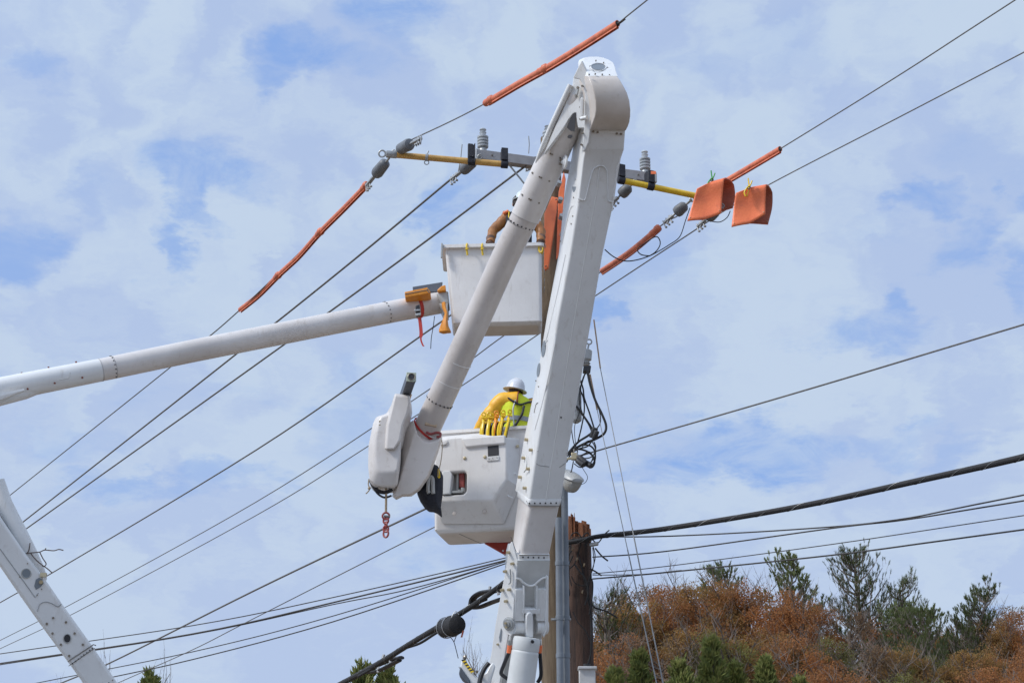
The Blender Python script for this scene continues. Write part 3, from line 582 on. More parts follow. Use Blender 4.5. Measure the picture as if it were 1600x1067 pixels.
# orange line guards
def guard(L, lab, caps, r=.036):
    P = smooth_path([Vector(p) for p in L], 10); t = thing('line_guard', lab, 'line guard', P[0], 'orange line guards')
    m_ = MB(); n = 14; secs = []
    def frame(i):
        a = P[max(i-1, 0)]; b = P[min(i+1, len(P)-1)]; tt = (b-a).normalized(); s = tt.cross(Vector((0,0,1))).normalized(); return tt, s, s.cross(tt)
    prof = []
    for j in range(n+1):
        a = math.pi*(.5+ .14)+ (2*math.pi-2*math.pi*.14)*j/n + math.pi   # open slot at the bottom
        prof.append((math.cos(a), math.sin(a)*1.15))
    inner = [(x*.78, y*.78) for x, y in prof[::-1]]
    lips = [(prof[-1][0]*1.2, prof[-1][1]*1.55)]; lips0 = [(prof[0][0]*1.2, prof[0][1]*1.55)]
    full = lips0+prof+lips+inner
    for i in range(len(P)):
        tt, s, v = frame(i); secs.append([P[i]+(s*x+v*y)*r for x, y in full])
    m_.loft(secs); obj('hose', m_, 'hoseor', t, sharp=40)
    for c_ in caps:
        i = min(len(P)-2, max(1, int(c_*(len(P)-1)))); tt, s, v = frame(i)
        k_ = MB(); k_.loft([[P[i]+tt*q+(s*x*1.0+v*y)*r*sc_ for x, y in [(math.cos(2*math.pi*j/10), math.sin(2*math.pi*j/10)) for j in range(10)]] for q, sc_ in ((-.12,1.05),(-.09,1.35),(-.02,1.3),(0,1.62),(.05,1.62),(.07,1.15))]); obj('coupling', k_, 'hoseor', t, sharp=40)
    for e, sg in ((0, 1), (len(P)-1, -1)):
        tt, s, v = frame(e); k_ = MB(); k_.lathe(P[e]-tt*sg*.002, tt, [(0,r*.70),(.004*sg,r*.70)], 10); obj('bore', k_, 'dark', t)
    return t
guard([PZ(375,484,11.75), PZ(405,460,11.79), PZ(437,428,11.82), PZ(468,399,11.86), PZ(500,363,11.9), PZ(538,325,11.95), PZ(573,289,12.0)], 'longest orange line guard, sloping down left with two collars', (.33,.67,.985))
guard([PZ(763,159,12.0), PZ(812,130,11.97), PZ(860,103,11.95), PZ(912,71,11.92), PZ(965,37,11.9)], 'orange line guard highest in view, above the boom head', (.02,.47), .037)
guard([PX(938,425,22.2), PX(985,393,22.1), PX(1028,357,22.0)], 'short orange line guard sloping down left from the bright yellow pole', (.96,), .034)
guard([PZ(1105,300,12.1), PZ(1160,268,12.08), PZ(1219,233,12.05)], 'short orange line guard rising right out of the first blanket', (), .036)

# jumper loops at right
for L, r, lab in (([(1078,325,-.1),(1071,345),(1062,370),(1045,383),(1025,395),(1015,400)], .007, 'thin black jumper wire dropping from the yellow pole tip'),
  ([(1016,400),(1002,398),(996,390),(1005,382),(1024,370),(1031,376),(1030,386),(1020,397),(1000,405),(978,408),(960,402),(945,390)], .008, 'coiled black jumper wire hanging near the short right line guard'),
  ([(1141,330,-.1),(1136,340),(1125,347),(1112,346),(1104,344)], .007, 'short black jumper wire sagging between the two blankets')):
    tag(obj('jumper_wire', MB().tube(path_px(L, 21.6, 8), r, 6), 'cable'), lab, 'jumper wire', 'jumper wires at right')
# blankets: folded rubber sheets, two hanging flaps over the wire
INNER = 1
def blanket(ft, fb, bt, bb, Yf, Yb, lab):
    """pixel traces, left to right: front top, front bottom, back top, back bottom edges"""
    t = thing('rubber_blanket', lab, 'blanket', PX(*fb[0], Yf), 'orange rubber blankets')
    NU, NV = 16, 24; grid = []
    def along(L, s_, Y): 
        P = [PX(x, y, Y) for x, y in L]; k = s_*(len(P)-1); i = min(int(k), len(P)-2); return P[i].lerp(P[i+1], k-i)
    for i in range(NV+1):
        t_ = i/NV; row = []
        for j in range(NU+1):
            s_ = j/NU; f1, f0, b1, b0 = along(ft, s_, Yf), along(fb, s_, Yf), along(bt, s_, Yb), along(bb, s_, Yb)
            if t_ < .40: q = t_/.40; p = f0.lerp(f1, q)+Vector((0, .035*math.sin(math.pi*q)-.014*math.sin(s_*6+q*3), 0))
            elif t_ <= .60:
                q = (t_-.40)/.20; a = q*math.pi; p = f1.lerp(b1, .5-.5*math.cos(a))+Vector((0, 0, .055*math.sin(a)))
            else: q = (t_-.60)/.40; p = b1.lerp(b0, q)+Vector((.02*math.sin(math.pi*q*1.3), .05*math.sin(math.pi*q), 0))
            row.append(p)
        grid.append(row)
    m_ = MB(); k = NU+1; m_.v = [p for row in grid for p in row]; m_.f = [(i*k+j, i*k+j+1, (i+1)*k+j+1, (i+1)*k+j) for i in range(NV) for j in range(NU)]
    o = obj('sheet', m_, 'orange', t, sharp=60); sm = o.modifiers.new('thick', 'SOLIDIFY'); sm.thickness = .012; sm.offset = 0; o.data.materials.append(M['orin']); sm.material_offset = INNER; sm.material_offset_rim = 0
    for i, j in ((1,1),(1,NU-1),(NV-1,1),(NV-1,NU-1)): obj('eyelet', MB().ball(grid[i][j]+Vector((0,-.008,0)), .008, 8), 'brass', t)
    return t
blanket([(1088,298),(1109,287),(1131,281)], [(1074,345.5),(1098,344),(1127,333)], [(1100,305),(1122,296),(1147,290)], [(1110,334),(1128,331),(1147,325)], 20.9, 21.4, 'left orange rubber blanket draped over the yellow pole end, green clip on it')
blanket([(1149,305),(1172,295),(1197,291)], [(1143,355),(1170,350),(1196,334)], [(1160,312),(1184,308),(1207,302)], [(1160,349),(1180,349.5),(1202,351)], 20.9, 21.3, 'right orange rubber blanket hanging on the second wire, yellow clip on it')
def clip(px, py, Y, m1, m2, lab):
    t = thing('blanket_clip', lab, 'clip', PX(px, py, Y), 'blanket clips')
    a = MB(); a.tube(path_px([(px-1,py+8),(px-3,py+2),(px+1,py-5),(px+6,py-9),(px+9,py-16)], Y), .017, 6, flat=.6); obj('jaw', a, m1, t)
    a = MB(); a.tube(path_px([(px+1,py+8),(px+3,py+1),(px+5,py-6),(px+4,py-12),(px+3,py-20)], Y+.03), .015, 6, flat=.6); obj('handle', a, m2, t)
    obj('spring', MB().torus(PX(px+4, py-6, Y), (0,1,0), .022, .007, 10, 5), 'darkmetal', t)
clip(1108, 287, 20.95, 'green', 'green', 'green clip with yellow tips pinched on the left orange blanket')
clip(1166, 299, 20.85, 'plastic', 'plastic', 'yellow clip pinched on the right orange blanket')
# orange pole covers
t = thing('pole_cover', 'orange-red plastic guard with a slanted edge hung on the new pole beside the upper bucket', 'pole cover', PX(851, 420, 21.2))
m_ = MB(); m_.prism([PX(850, 422, 21.22), PX(856.5, 418, 21.2), PX(872, 309, 21.15), PX(862, 307, 21.15), PX(850.5, 334, 21.18)], (.01,.05,0)); obj('panel', m_, 'orange', t, bevel=.006)
for q in ((869,312,21.13),(853,416,21.2)): obj('rivet', MB().cyl(PX(*q), PX(q[0], q[1], q[2]-.05), .012, n=8), 'bolt', t)
m_ = MB(); m_.prism([PX(869, 405, 21.3), PX(873, 400, 21.3), PX(884, 280, 21.3), PX(881, 268, 21.3), PX(873, 300, 21.3)], (0,.04,0)); tag(obj('pole_cover', m_, 'orange', bevel=.006), 'narrow orange-red strip of plastic guard on the pole, squeezed against the boom', 'pole cover')

# ------------------------------------------------------------------ main aerial lift
TH = R(16); W = Vector((math.cos(TH), math.sin(TH), 0))
A0 = PX(945, 150, 16.0); B0 = PX(835, 1000, 18.5); n_f = W.cross(B0-A0).normalized()
if n_f.y > 0: n_f = -n_f
AX = (A0-B0); AX = (AX-n_f*AX.dot(n_f)-W*AX.dot(W)).normalized()
def FPt(px, py, off=0.): return PP(px, py, A0+n_f*off, n_f)
base = Vector((B0.x-.4, B0.y+.3, 0))
L1_ = thing('bucket_truck_lift', 'tall white articulated lift with its elbow highest in view, worker in hi-vis in its bucket', 'aerial lift', base)
def rsec(pl, pr, dep, r=.03, k=3, wdir=None):
    """rounded section whose front edge runs pl->pr, going back dep"""
    u = (pr-pl).normalized(); wd = (pr-pl).length; b = -n_f; pts = []
    for cx, cy, a0 in ((wd-r, r, -90), (wd-r, dep-r, 0), (r, dep-r, 90), (r, r, 180)):
        for j in range(k+1):
            a = R(a0+90*j/k); pts.append(pl+u*(cx+r*math.cos(a))+b*(cy+r*math.sin(a)))
    return pts
# main fibreglass length
rows = [(316,903,960),(400,889.5,942),(500,870.5,925),(600,855,907.5),(700,838.5,889.5),(783,826,877)]
m_ = MB(); m_.loft([rsec(FPt(l, y, -.03), FPt(r_, y, -.03), d_, .03) for (y, l, r_), d_ in zip(rows, (.56,.43,.43,.45,.56,.60))])
lb = obj('lower_boom', m_, 'white', L1_, sharp=50)
# seam
m_ = MB(); m_.tube([FPt(x, y, -.028) for x, y in ((934,290),(914,400),(893.7,520),(881,600),(852.5,782))], .005, 4); obj('seam', m_, 'seamw', lb)
# lower sleeve joint (beige length) and bolt rows
m_ = MB(); m_.loft([rsec(FPt(l, y, -.045), FPt(r_, y, -.045), .50-.0016*(y-783), .05) for y, l, r_ in ((783,828.5,876),(792,826,875),(830,818.5,867),(870,811.5,859))]); sl1 = obj('insulating_section', m_, 'gel', L1_, sharp=50)
def bolt_row(parent, pts, r=.011, h=.018, m='dark', nrm=None, name='bolt'):
    nn = nrm or n_f
    for p in pts: o_ = obj(name, MB().cyl(p-nn*.005, p+nn*h, r, n=6), m, parent)
    return o_
m_ = MB(); m_.loft([rsec(FPt(l, y, o_), FPt(r_, y, o_), .50, .035) for y, l, r_, o_ in ((780,826.5,878,-.026),(781,826,878.5,-.022),(789.5,824.5,876.5,-.022),(790,825,876,-.04))]); c1 = obj('joint_collar', m_, 'white', L1_, sharp=50)
bolt_row(c1, [FPt(827+i*8.4, 786-.1*i, -.022) for i in range(6)], .009, .008)
obj('collar_seam', MB().tube([FPt(822.5, 782, -.02), FPt(826, 789.5, -.018), FPt(875, 790.5, -.018)], .004, 4), 'seam', c1)
m_ = MB(); m_.loft([rsec(FPt(l, y, o_), FPt(r_, y, o_), .50, .03) for y, l, r_, o_ in ((865.5,810.5,859,-.04),(866.5,810,859.5,-.02),(874,808.5,860,-.02),(875.5,808,860.5,.0))]); c2_ = obj('joint_collar', m_, 'white', L1_, sharp=50)
bolt_row(c2_, [FPt(817+i*8.2, 870+.2*i, -.02) for i in range(5)], .009, .008)
obj('collar_seam', MB().tube([FPt(798, 838, -.03), FPt(806, 860, -.018), FPt(811, 866.5, -.016), FPt(858, 866.8, -.016)], .004, 4), 'seam', c2_)
# steel foot of the lower boom
m_ = MB(); m_.loft([rsec(FPt(l, y, o_), FPt(r_, y, o_), d_, .02) for y, l, r_, o_, d_ in ((875,808,860,0,.5),(905,806,858,-.05,.5),(960,803,856,-.10,.5),(1000,797,846,-.13,.48),(1070,781,826,-.16,.46),(1200,750,800,-.2,.45),(1350,722,770,-.22,.45))]); ft = obj('boom_foot', m_, 'recess', L1_, sharp=40)
# left side plate, standing proud with bolts
SD = -n_f*.52
pl = [(809,876),(804,930),(802,965),(802,985),(798,994),(794,991),(786,1040),(778,1080),(765,1150),(735,1160),(762,1044),(767,1023),(774,975),(782,930),(788,900),(797,848),(800,846)]
m_ = MB(); m_.prism([PP(x, y, FPt(803, 960)-W*.01, (W*-.75+n_f*.66).normalized()) for x, y in pl], (W*.75-n_f*.66).normalized()*.025); o = obj('side_plate', m_, 'white', L1_, bevel=.006)
nS = (W*-.75+n_f*.66).normalized(); PS = FPt(803, 960)-W*.01
bolt_row(o, [PP(x, y, PS, nS) for x, y in ((802,880),(790.5,892),(797,920.5),(786,921),(792,938.5),(795.5,862.5))], .017, .04, 'brass', nS)
bolt_row(o, [PP(x, y, PS, nS) for x, y in ((778.5,1006),)], .012, .02, 'brass', nS)
m_ = MB(); m_.lathe(PP(796, 974, PS, nS), nS, [(0,.075),(.015,.075),(.02,.06),(.035,.055),(.036,.03),(.05,.03)], 18); obj('pivot_cap', m_, 'galv', o)
bolt_row(o, [PP(x, y, PS, nS)+nS*.035 for x, y in ((794.5,972),(795.5,978))], .014, .03, 'brass', nS)
m_ = MB(); m_.prism([PP(x, y, PS+nS*.002, nS) for x, y in ((783,981),(784.5,985),(783,1000),(781,1003),(780,995))], nS*.004); obj('slot', m_, 'hole', o)
m_ = MB(); m_.tube([PP(797,889,PS+nS*.02,nS), PP(798,900,PS+nS*.02,nS), PP(797.5,910,PS+nS*.02,nS), PP(795,912,PS+nS*.02,nS)], .008, 6); obj('grab_rod', m_, 'galv', o)
# bosses, crossbar, arc weld
m_ = MB()
for l0, r0, l1, r1 in ((805,818.5,803.5,820), (839.5,857.5,838,855.5)):
    m_.loft([rsec(FPt(l, y, o_), FPt(r_, y, o_), .3, .012) for y, l, r_, o_ in ((919,l0,r0,-.02),(921,l0,r0,.0),(970,l1,r1,.0))])
    a, b_ = FPt(l1-.5, 979, -.06), FPt(r1-.5, 979+.4, -.06); m_.cyl(a, b_, .075, n=20)
obj('pivot_boss', m_, 'white', L1_, bevel=.008)
m_ = MB(); m_.tube(smooth_path([FPt(x, y, -.02) for x, y in ((806,903),(813,905),(818,910),(826,914.5),(834,914),(841,908),(848,903),(856,901))]), .012, 6); obj('weld_bead', m_, 'seamw', ft)
m_ = MB(); m_.box(FPt(828.5, 953, -.03), W*.10, AX*.028, n_f*.05); obj('crossbar', m_, 'white', L1_, bevel=.01)
for x in (818.5, 839):
    m_ = MB(); m_.prism([FPt(x-.5, 915, .02), FPt(x+1.5, 916, .02), FPt(x+2, 930, .02), FPt(x+.6, 962, .02), FPt(x-1, 962, .02)], -n_f*.12); obj('lug_rib', m_, 'white', ft, bevel=.004)
m_ = MB(); m_.prism([FPt(x, y, .03) for x, y in ((855,900),(857.5,901),(857,975),(853,990),(850,996),(849,993),(852,984))], -n_f*.3); obj('right_plate', m_, 'white', L1_, bevel=.005)
# lift cylinder
cA = FPt(828, 985, .05); cB = FPt(822, 1008, .16); cC = FPt(814, 1067, .24); cD = FPt(790, 1260, .5)
axc = (cD-cA).normalized(); lc = thing_ = None
m_ = MB(); e0 = cA+Vector((0,0,0)); m_.lathe(FPt(823, 1000, .10)-axc*.0, axc, [(-.035,.10),(-.03,.138),(.0,.146),(.10,.147),(.115,.140),(.125,.147),(.14,.147),(2.6,.16)], 32); cy = obj('lift_cylinder', m_, 'recess', L1_, sharp=40)
m_ = MB(); m_.cyl(FPt(831.5, 1001.5, .26), FPt(831.5, 1001.5, .262)-n_f*-.02, .018, n=12); obj('port', m_, 'dark', cy)
m_ = MB(); pts = [FPt(x, y, .06) for x, y in ((822.5,996),(822,975),(822.5,962),(825,957.5),(829,956.5),(832.5,959),(833.5,970),(833.5,996))]; m_.prism(pts, -n_f*.18); obj('rod_eye', m_, 'white', cy, bevel=.012, seg=3)
for L in ([(796,1000),(796,1012),(795.5,1018),(788,1036),(783,1050),(786,1055),(793,1060)], [(843,1000),(843.5,1012),(843.5,1020),(845,1040),(845,1056),(840,1066)]):
    h = [FPt(x, y, .06) for x, y in L]
    o = obj('hydraulic_hose', MB().tube(smooth_path(h[2:]), .021, 8), 'hose', L1_)
    obj('fitting', MB().cyl(h[0], h[1], .016), 'galv', o); obj('cap', MB().cyl(h[1]-AX*-.03, h[1]-AX*.05, .026), 'orange', o)

# top of the lower boom: head
def station(y, l, r_, off, dep, rr=.02): return rsec(FPt(l, y, off), FPt(r_, y, off), dep, rr)
m_ = MB(); m_.loft([station(y, l, r_, o_, d_) for y, l, r_, o_, d_ in ((200,921,978,.02,.5),(232,915.5,975.5,.02,.5),(234,915,975,.015,.5),(248,911.5,970,-.03,.46),(300,905,962.3,-.03,.55),(316,903,960,-.03,.56))])
hd = obj('boom_head', m_, 'white', L1_, sharp=40)
m_ = MB(); m_.prism([FPt(921.5, 206, .028), FPt(974, 210.5, .028), FPt(974.5, 204, .028), FPt(922.5, 199, .028)], -n_f*.03); fl = obj('flange', m_, 'white', hd, bevel=.003)
bolt_row(fl, [FPt(x, y, .03) for x, y in ((927,206),(933.5,206.8),(963.5,209),(970,209.6))], .012, .012, 'bolt')
bolt_row(hd, [FPt(x, y, -.0) for x, y in ((931,232.5),(958,234.5),(947,214))], .006, .01, 'bolt')
# arched relief plates
for L in (((903,311),(911,313),(915,309),(925,270),(931,262),(937,259.5),(944,261),(948.5,268)), ((948.5,268),(950,300),(950.5,313),(955,315.5),(958,316)), ((936.5,262),(933.5,290)), ((956.5,316),(957,328),(955,329))):
    obj('weld_bead', MB().tube(smooth_path([FPt(x, y, -.02) for x, y in L], 5), .006, 5), 'white', hd)
# right edge tab
m_ = MB(); m_.prism([FPt(x, y, -.02) for x, y in ((975.5,232),(970,248),(962.5,290),(958,326),(955.5,329),(957.5,310),(964,262),(971,236))], -n_f*.02); obj('edge_tab', m_, 'white', hd, bevel=.003)
# head cover (beige, bulging)
cov = [(119,919,964,.10,.50),(126,921.5,969.5,.16,.55),(134,924.5,974,.20,.6),(145,927.5,980,.235,.62),(158,930.5,984,.255,.64),(172,931,985.5,.25,.62),(182,929.5,985.3,.22,.6),(191,926.5,984,.17,.55),(198,924,981.5,.11,.5),(204,922,978.5,.045,.42)]
m_ = MB(); m_.loft([station(y, l, r_, o_, d_, .015) for y, l, r_, o_, d_ in cov]); cv_ = obj('head_cover', m_, 'cover', L1_, sharp=60)
# capping plate, tilted back to the top of the elbow
m_ = MB(); tp = [(119.5,919.5,966,.105,.30),(112,916.5,963,-.02,.25),(105,914,961.5,-.16,.25),(98,911,958.5,-.32,.2),(93.5,910.5,951,-.44,.15),(90.5,915,943,-.52,.1),(89,922,935,-.57,.06)]
m_.loft([station(y, l, r_, o_, d_, .012) for y, l, r_, o_, d_ in tp]); tpp = obj('cap_plate', m_, 'white', cv_, sharp=60)
nt_ = (FPt(914,105,-.16)-FPt(919.5,119.5,.105)).cross(W).normalized()
if nt_.y > 0: nt_ = -nt_
PT = FPt(938, 105, -.16)+nt_*.004
ring = [PP(935+math.cos(a)*12.5, 105+math.sin(a)*5.6, PT+nt_*.006, nt_) for a in [2*math.pi*j/28 for j in range(28)]]
obj('port_rim', MB().tube(ring+[ring[0]], .006, 6), 'white', tpp)
obj('port_cover', MB().prism([PP(935+math.cos(a)*11, 105+math.sin(a)*4.7, PT, nt_) for a in [2*math.pi*j/28 for j in range(28)]], nt_*.004), 'hole', tpp)
bolt_row(tpp, [PP(x, y, PT, nt_) for x, y in ((922,104.5),(949,107),(931,95.8),(943,99),(920.5,117.5),(930,116.5),(941,117.3),(952,118.3),(962,120.2))], .008, .012, 'bolt', nt_)
# gap beside the cover, its shade put in as a dark insert, and the left reinforcing lip
m_ = MB(); m_.prism([FPt(x, y, .015) for x, y in ((923.5,133),(929,145),(931.5,160),(931.5,175),(928,188),(924,192),(924,170),(925,150))], -n_f*.25); obj('gap_shade_insert', m_, 'dark', hd)
lip = [(908.5,94.5),(914,106),(919.5,118),(923.5,131),(925.8,150),(926,170),(924,190),(922,205),(920,222),(915,233),(911,238),(908,234),(910,222),(912,205),(914,180),(914,150),(911,133),(905,124),(897,123),(895.5,121)]
nL = (W*-.62+n_f*.78).normalized(); PL = FPt(918, 190, .03)
lp2 = MB(); lp2.prism([PP(x, y, PL, nL) for x, y in lip], -nL*.04); lpo = obj('elbow_plate', lp2, 'white', L1_, bevel=.008)
m_ = MB(); m_.prism([PP(x, y, PL+nL*.03, nL) for x, y in ((906,158),(907,153.5),(909.5,152.5),(911.5,156),(911,178),(909,184),(906.5,182),(905.5,170))], -nL*.04); obj('latch_link', m_, 'white', lpo, bevel=.008)
m_ = MB(); m_.cyl(PP(908, 186, PL+nL*.03, nL), PP(917, 184, PL+nL*.05, nL), .022, n=12); obj('latch_pin', m_, 'white', lpo)
bolt_row(lpo, [PP(x, y, PL, nL) for x, y in ((907.5,168),(907.5,186.5),(910.5,208.5),(909,226.5),(910.5,135))], .012, .02, 'bolt', nL)
# left side face bits: oval port, long recess outline, pivot ear
nl2 = -W
def LP(px, py, back): return FPt(px, py, -.03)  # helper for side details
def SP(px, py):                                   # on the left side face of the main length
    i = max(k for k in range(len(rows)-1) if rows[k][0] <= max(316, min(py, 782))); y0, l0, _ = rows[i]; y1, l1, _ = rows[i+1]
    e = FPt(l0+(l1-l0)*(py-y0)/(y1-y0), py, -.03)
    nn = -(W-AX*W.dot(AX)).normalized(); return PP(px, py, e, nn), nn
def side_outline(pts, r=.006, m='white', name='pressed_outline'):
    q = [SP(x, y)[0]+SP(x, y)[1]*.002 for x, y in pts]; return obj(name, MB().tube(smooth_path(q, 5), r, 5), m, lb)
side_outline([(896,322),(893.5,323),(889,335),(878,382)]); side_outline([(884,398),(872,455),(858,515),(853,534),(856.5,531)])
side_outline([(868,522),(866,545),(850,620),(836,672)]); side_outline([(835,645),(838,632),(841,629.5)], .006, 'seam')
for x, y, a, b_ in ((898.5,289,3.2,11.5),(850,545,3.,13),(842,578,2.4,11)):
    q = [SP(x+math.cos(t_)*a-math.sin(t_)*.0+(-(math.sin(t_))*b_*.12), y+math.sin(t_)*b_)[0] for t_ in [2*math.pi*j/18 for j in range(18)]]
    o = obj('side_port', MB().prism([p+nl2*.003 for p in q], nl2*.003), 'hole' if x < 860 else 'poly', lb); o.active_material = M['hole']
bolt_row(lb, [SP(x, y)[0] for x, y in ((901,281),(897,309),(895.5,338),(893,350),(876,377),(848.5,532.5),(853,541),(838,595),(842,604))], .008, .01, 'bolt', nl2)
bolt_row(lb, [SP(x, y)[0] for x, y in ((825,687),(832,703),(820.5,715.5),(827.5,732.5),(815,745.5),(822.5,762.5))], .018, .04, 'brass', nl2)
obj('grab_rod', MB().tube([SP(826.5,711)[0]+nl2*.03, SP(827.5,725)[0]+nl2*.03, SP(826.5,733)[0]+nl2*.03, SP(823,738)[0]+nl2*.03], .006, 6), 'galv', lb)
bolt_row(lb, [FPt(876.5, 652, -.03)], .010, .006, 'dark')
# scuffs across the lower part of the face
for L in (((839,705),(841,704.5)),((838,724),(843,727),(858,729)),((874,730),(884,723)),((886,707),(888,711))):
    obj('scuff', MB().tube([FPt(x, y, -.0285) for x, y in L], .0035, 4), 'grey', lb)
# ear with pin left of the head
m_ = MB(); q = FPt(884, 254, -.30); m_.lathe(q, nl2, [(0,.075),(.02,.075),(.025,.05),(.035,.045),(.04,.025),(.05,.025)], 18); obj('pivot_ear', m_, 'white', L1_, bevel=.004)
bolt_row(L1_, [q+nl2*.04+AX*.02, q+nl2*.04-AX*.025], .014, .03, 'bolt', nl2)

# upper boom
def UP(px, py): return PX(px, py, 16.25+(py-150)/530*2.15)
uc = [(906,150),(878,213),(859,256),(838.5,300),(827.5,325),(820.5,340)]
UA, UB = UP(905, 152), UP(664, 680); ud = (UB-UA).normalized()
m_ = MB(); m_.tube([UP(*p) for p in uc], [.150,.158,.160,.160,.160,.160], 32); us = obj('upper_boom_sleeve', m_, 'gel', L1_, sharp=50)
m_ = MB(); m_.tube([UP(822,336), UP(790,400), UP(745,500), UP(699,600), UP(664,676)], [.152,.150,.151,.152,.153], 40); ub = obj('upper_boom', m_, 'gelb', L1_, sharp=50)
def ring_on(p, r, w_, m, parent, name):
    q = UP(*p); return obj(name, MB().lathe(q-ud*w_/2, ud, [(0,r-.004),(.001,r),(w_-.001,r),(w_,r-.004)], 40), m, parent)
ring_on((813.5,352), .1525, .006, 'seam', ub, 'seam'); ring_on((716,565), .1545, .008, 'seamw', ub, 'seam'); ring_on((701,597), .1550, .006, 'seamw', ub, 'seam'); ring_on((687.5,627), .1552, .005, 'seam', ub, 'seam')
ring_on((820.5,340), .1605, .005, 'grey', us, 'seam')
def ring_bolts(p, r, n0, n1, parent, cnt=9, sz=.009, m='dark'):
    q = UP(*p); s = ud.cross(Vector((0,-1,0))).normalized(); v = s.cross(ud).normalized()
    if v.y > 0: v = -v
    for i in range(cnt):
        a = R(n0+(n1-n0)*i/(cnt-1)); d = s*math.sin(a)+v*math.cos(a); obj('rivet', MB().cyl(q+d*(r-.004), q+d*(r+.008), sz, n=6), m, parent)
ring_bolts((814,350), .152, -75, 75, ub, 9); ring_bolts((687.5,627), .155, -75, 75, ub, 9)
for p in ((866,240),(849,276),(833,310)): ring_bolts(p, .160, -40, 40, us, 2, .011, 'bolt'); ring_bolts(p, .160, -6, 2, us, 2, .010, 'bolt')
ring_bolts((812,330), .158, -60, -40, us, 2, .010, 'bolt')
# bracket wing over the sleeve
nW = Vector((-.45,-.86,-.22)).normalized(); PWp = UP(880, 190)+Vector((0,-.17,0))
m_ = MB(); m_.prism([PP(x, y, PWp, nW) for x, y in ((908.5,96),(896,121),(893.5,138),(888,152),(868,197),(850,241),(858,231),(880,201),(889,186),(895,178),(899,176),(903,200),(914,200),(916,120))], -nW*.05); wing = obj('elbow_bracket', m_, 'white', L1_, bevel=.006)
m_ = MB(); m_.prism([PP(x, y, PWp+nW*.002, nW) for x, y in ((886,200),(890,188),(896,178),(900,176),(898,206),(892,205))], nW*.004); obj('opening', m_, 'dark', wing)
m_ = MB(); m_.prism([PP(x, y, PWp+nW*.0-Vector((0,.03,0)), nW) for x, y in ((886.5,214),(889,211),(894,211),(895,214.5),(891,217),(887.5,216))], nW*.003); obj('opening', m_, 'dark', wing)
m_ = MB(); m_.prism([PP(x, y, PWp+nW*.02, nW) for x, y in ((899.5,150),(901.5,138.5),(904.5,137),(905,141),(902,153),(900,153.5))], nW*.02); obj('grab_link', m_, 'galv', wing, bevel=.004)
bolt_row(wing, [PP(903.5,137.5,PWp+nW*.03,nW), PP(900.5,150,PWp+nW*.03,nW)], .014, .02, 'bolt', nW)
# thin pipe along the outer side of the sleeve
obj('leveling_conduit', MB().tube([UP(x, y)-Vector((0,dy,0)) for x, y, dy in ((891,140,.10),(875,175,.12),(862,204,.13),(848,236,.12),(838,258,.06))], [.03,.03,.03,.028,.02], 12), 'white', us)
# boom tip housing
TY = 18.25
tipo = [(646,656),(640,660),(633.5,668),(628,692),(625.5,728),(618,757),(612.5,775),(619,781),(629,776),(643,775.5),(656,766),(671.5,744),(679,724),(688.5,695),(691,684),(690,679),(683,684),(672,687),(660,684),(651,675)]
m_ = MB(); c_ = PX(657, 715, TY)
back = [PX(x, y, TY+.30) for x, y in tipo]; frn = [PX(x, y, TY) for x, y in tipo]
cc = Vector((0,0,0))
for p in frn: cc += p/len(frn)
fr2 = [PX(x, y, TY-.13) for x, y in ((650,672),(647,676),(645,684),(641,697),(633,722),(625,750),(616,772),(620,777),(629,773),(642,772),(654,763),(669,742),(676,722),(686,696),(688,689),(687,686),(682,689),(672,692),(662,690),(654,682))]
m_.loft([fr2, frn, back]); tip = obj('boom_tip_housing', m_, 'cover', L1_, bevel=.012, seg=3, sharp=28)
ring_on((664,679), .168, .10, 'gel', tip, 'collar'); ring_on((660.5,686), .170, .006, 'seam', tip, 'seam')
for x, y in ((631,765),(643.5,763),(641,771.5)): obj('rivet', MB().cyl(PX(x, y, TY-.03), PX(x, y, TY+.02), .008, n=6), 'bolt', tip)
# winch head and jib
winch = [(618,614),(640.5,617),(641.5,631),(639,645),(631,665),(627,688),(625.5,722),(621,755),(613,760.5),(584,758.5),(577.5,751),(575,728),(575.8,695),(582.5,662),(588,651),(604,646),(611,633)]
WY = 18.0
frn = [PX(x, y, WY) for x, y in winch]; cc = Vector((0,0,0))
for p in frn: cc += p/len(frn)
m_ = MB(); m_.loft([[cc+(p-cc)*.80+Vector((.03,-.10,.02)) for p in frn], frn, [p+Vector((-.02,.36,.02)) for p in frn]]); wh = obj('winch_housing', m_, 'gel', L1_, bevel=.022, seg=3, sharp=40)
nk_ = [(617,614),(640.5,617),(641.5,631),(638.5,645),(631,664),(626.5,688),(614,702),(601,702),(603,664),(609,640)]
P0_ = [PX(x, y, WY-.10) for x, y in nk_]; P1_ = [PX(x+(2.5 if i > 5 else -1.5 if i in (1,2,3,4,5) else 0), y+(3 if i < 2 else 0), WY-.15) for i, (x, y) in enumerate(nk_)]
m_ = MB(); m_.loft([P1_, P0_, [p+Vector((0,.35,0)) for p in P0_]]); obj('winch_neck', m_, 'gel', L1_, bevel=.018, seg=3, sharp=30)
for x, y in ((593.5,658.5),(593.5,664.5),(618,625),(618,628.5)): obj('bolt', MB().cyl(PX(x, y, WY-.10), PX(x, y, WY-.02), .012, n=6), 'brass', wh)
m_ = MB(); m_.box(PX(630.5, 626, WY+.05), (.06,0,0), (0,.08,0), (0,0,.03)); obj('socket', m_, 'dark', wh)
JA, JB = PX(629.5, 627, 18.25), PX(642.5, 589.5, 17.55); jd = (JB-JA).normalized(); ju = jd.cross(Vector((0,0,1))).normalized(); jv = ju.cross(jd)
m_ = MB(); m_.box((JA+JB)/2, (JB-JA)/2, ju*.05, jv*.05); jb = obj('jib', m_, 'jib', L1_, bevel=.008)
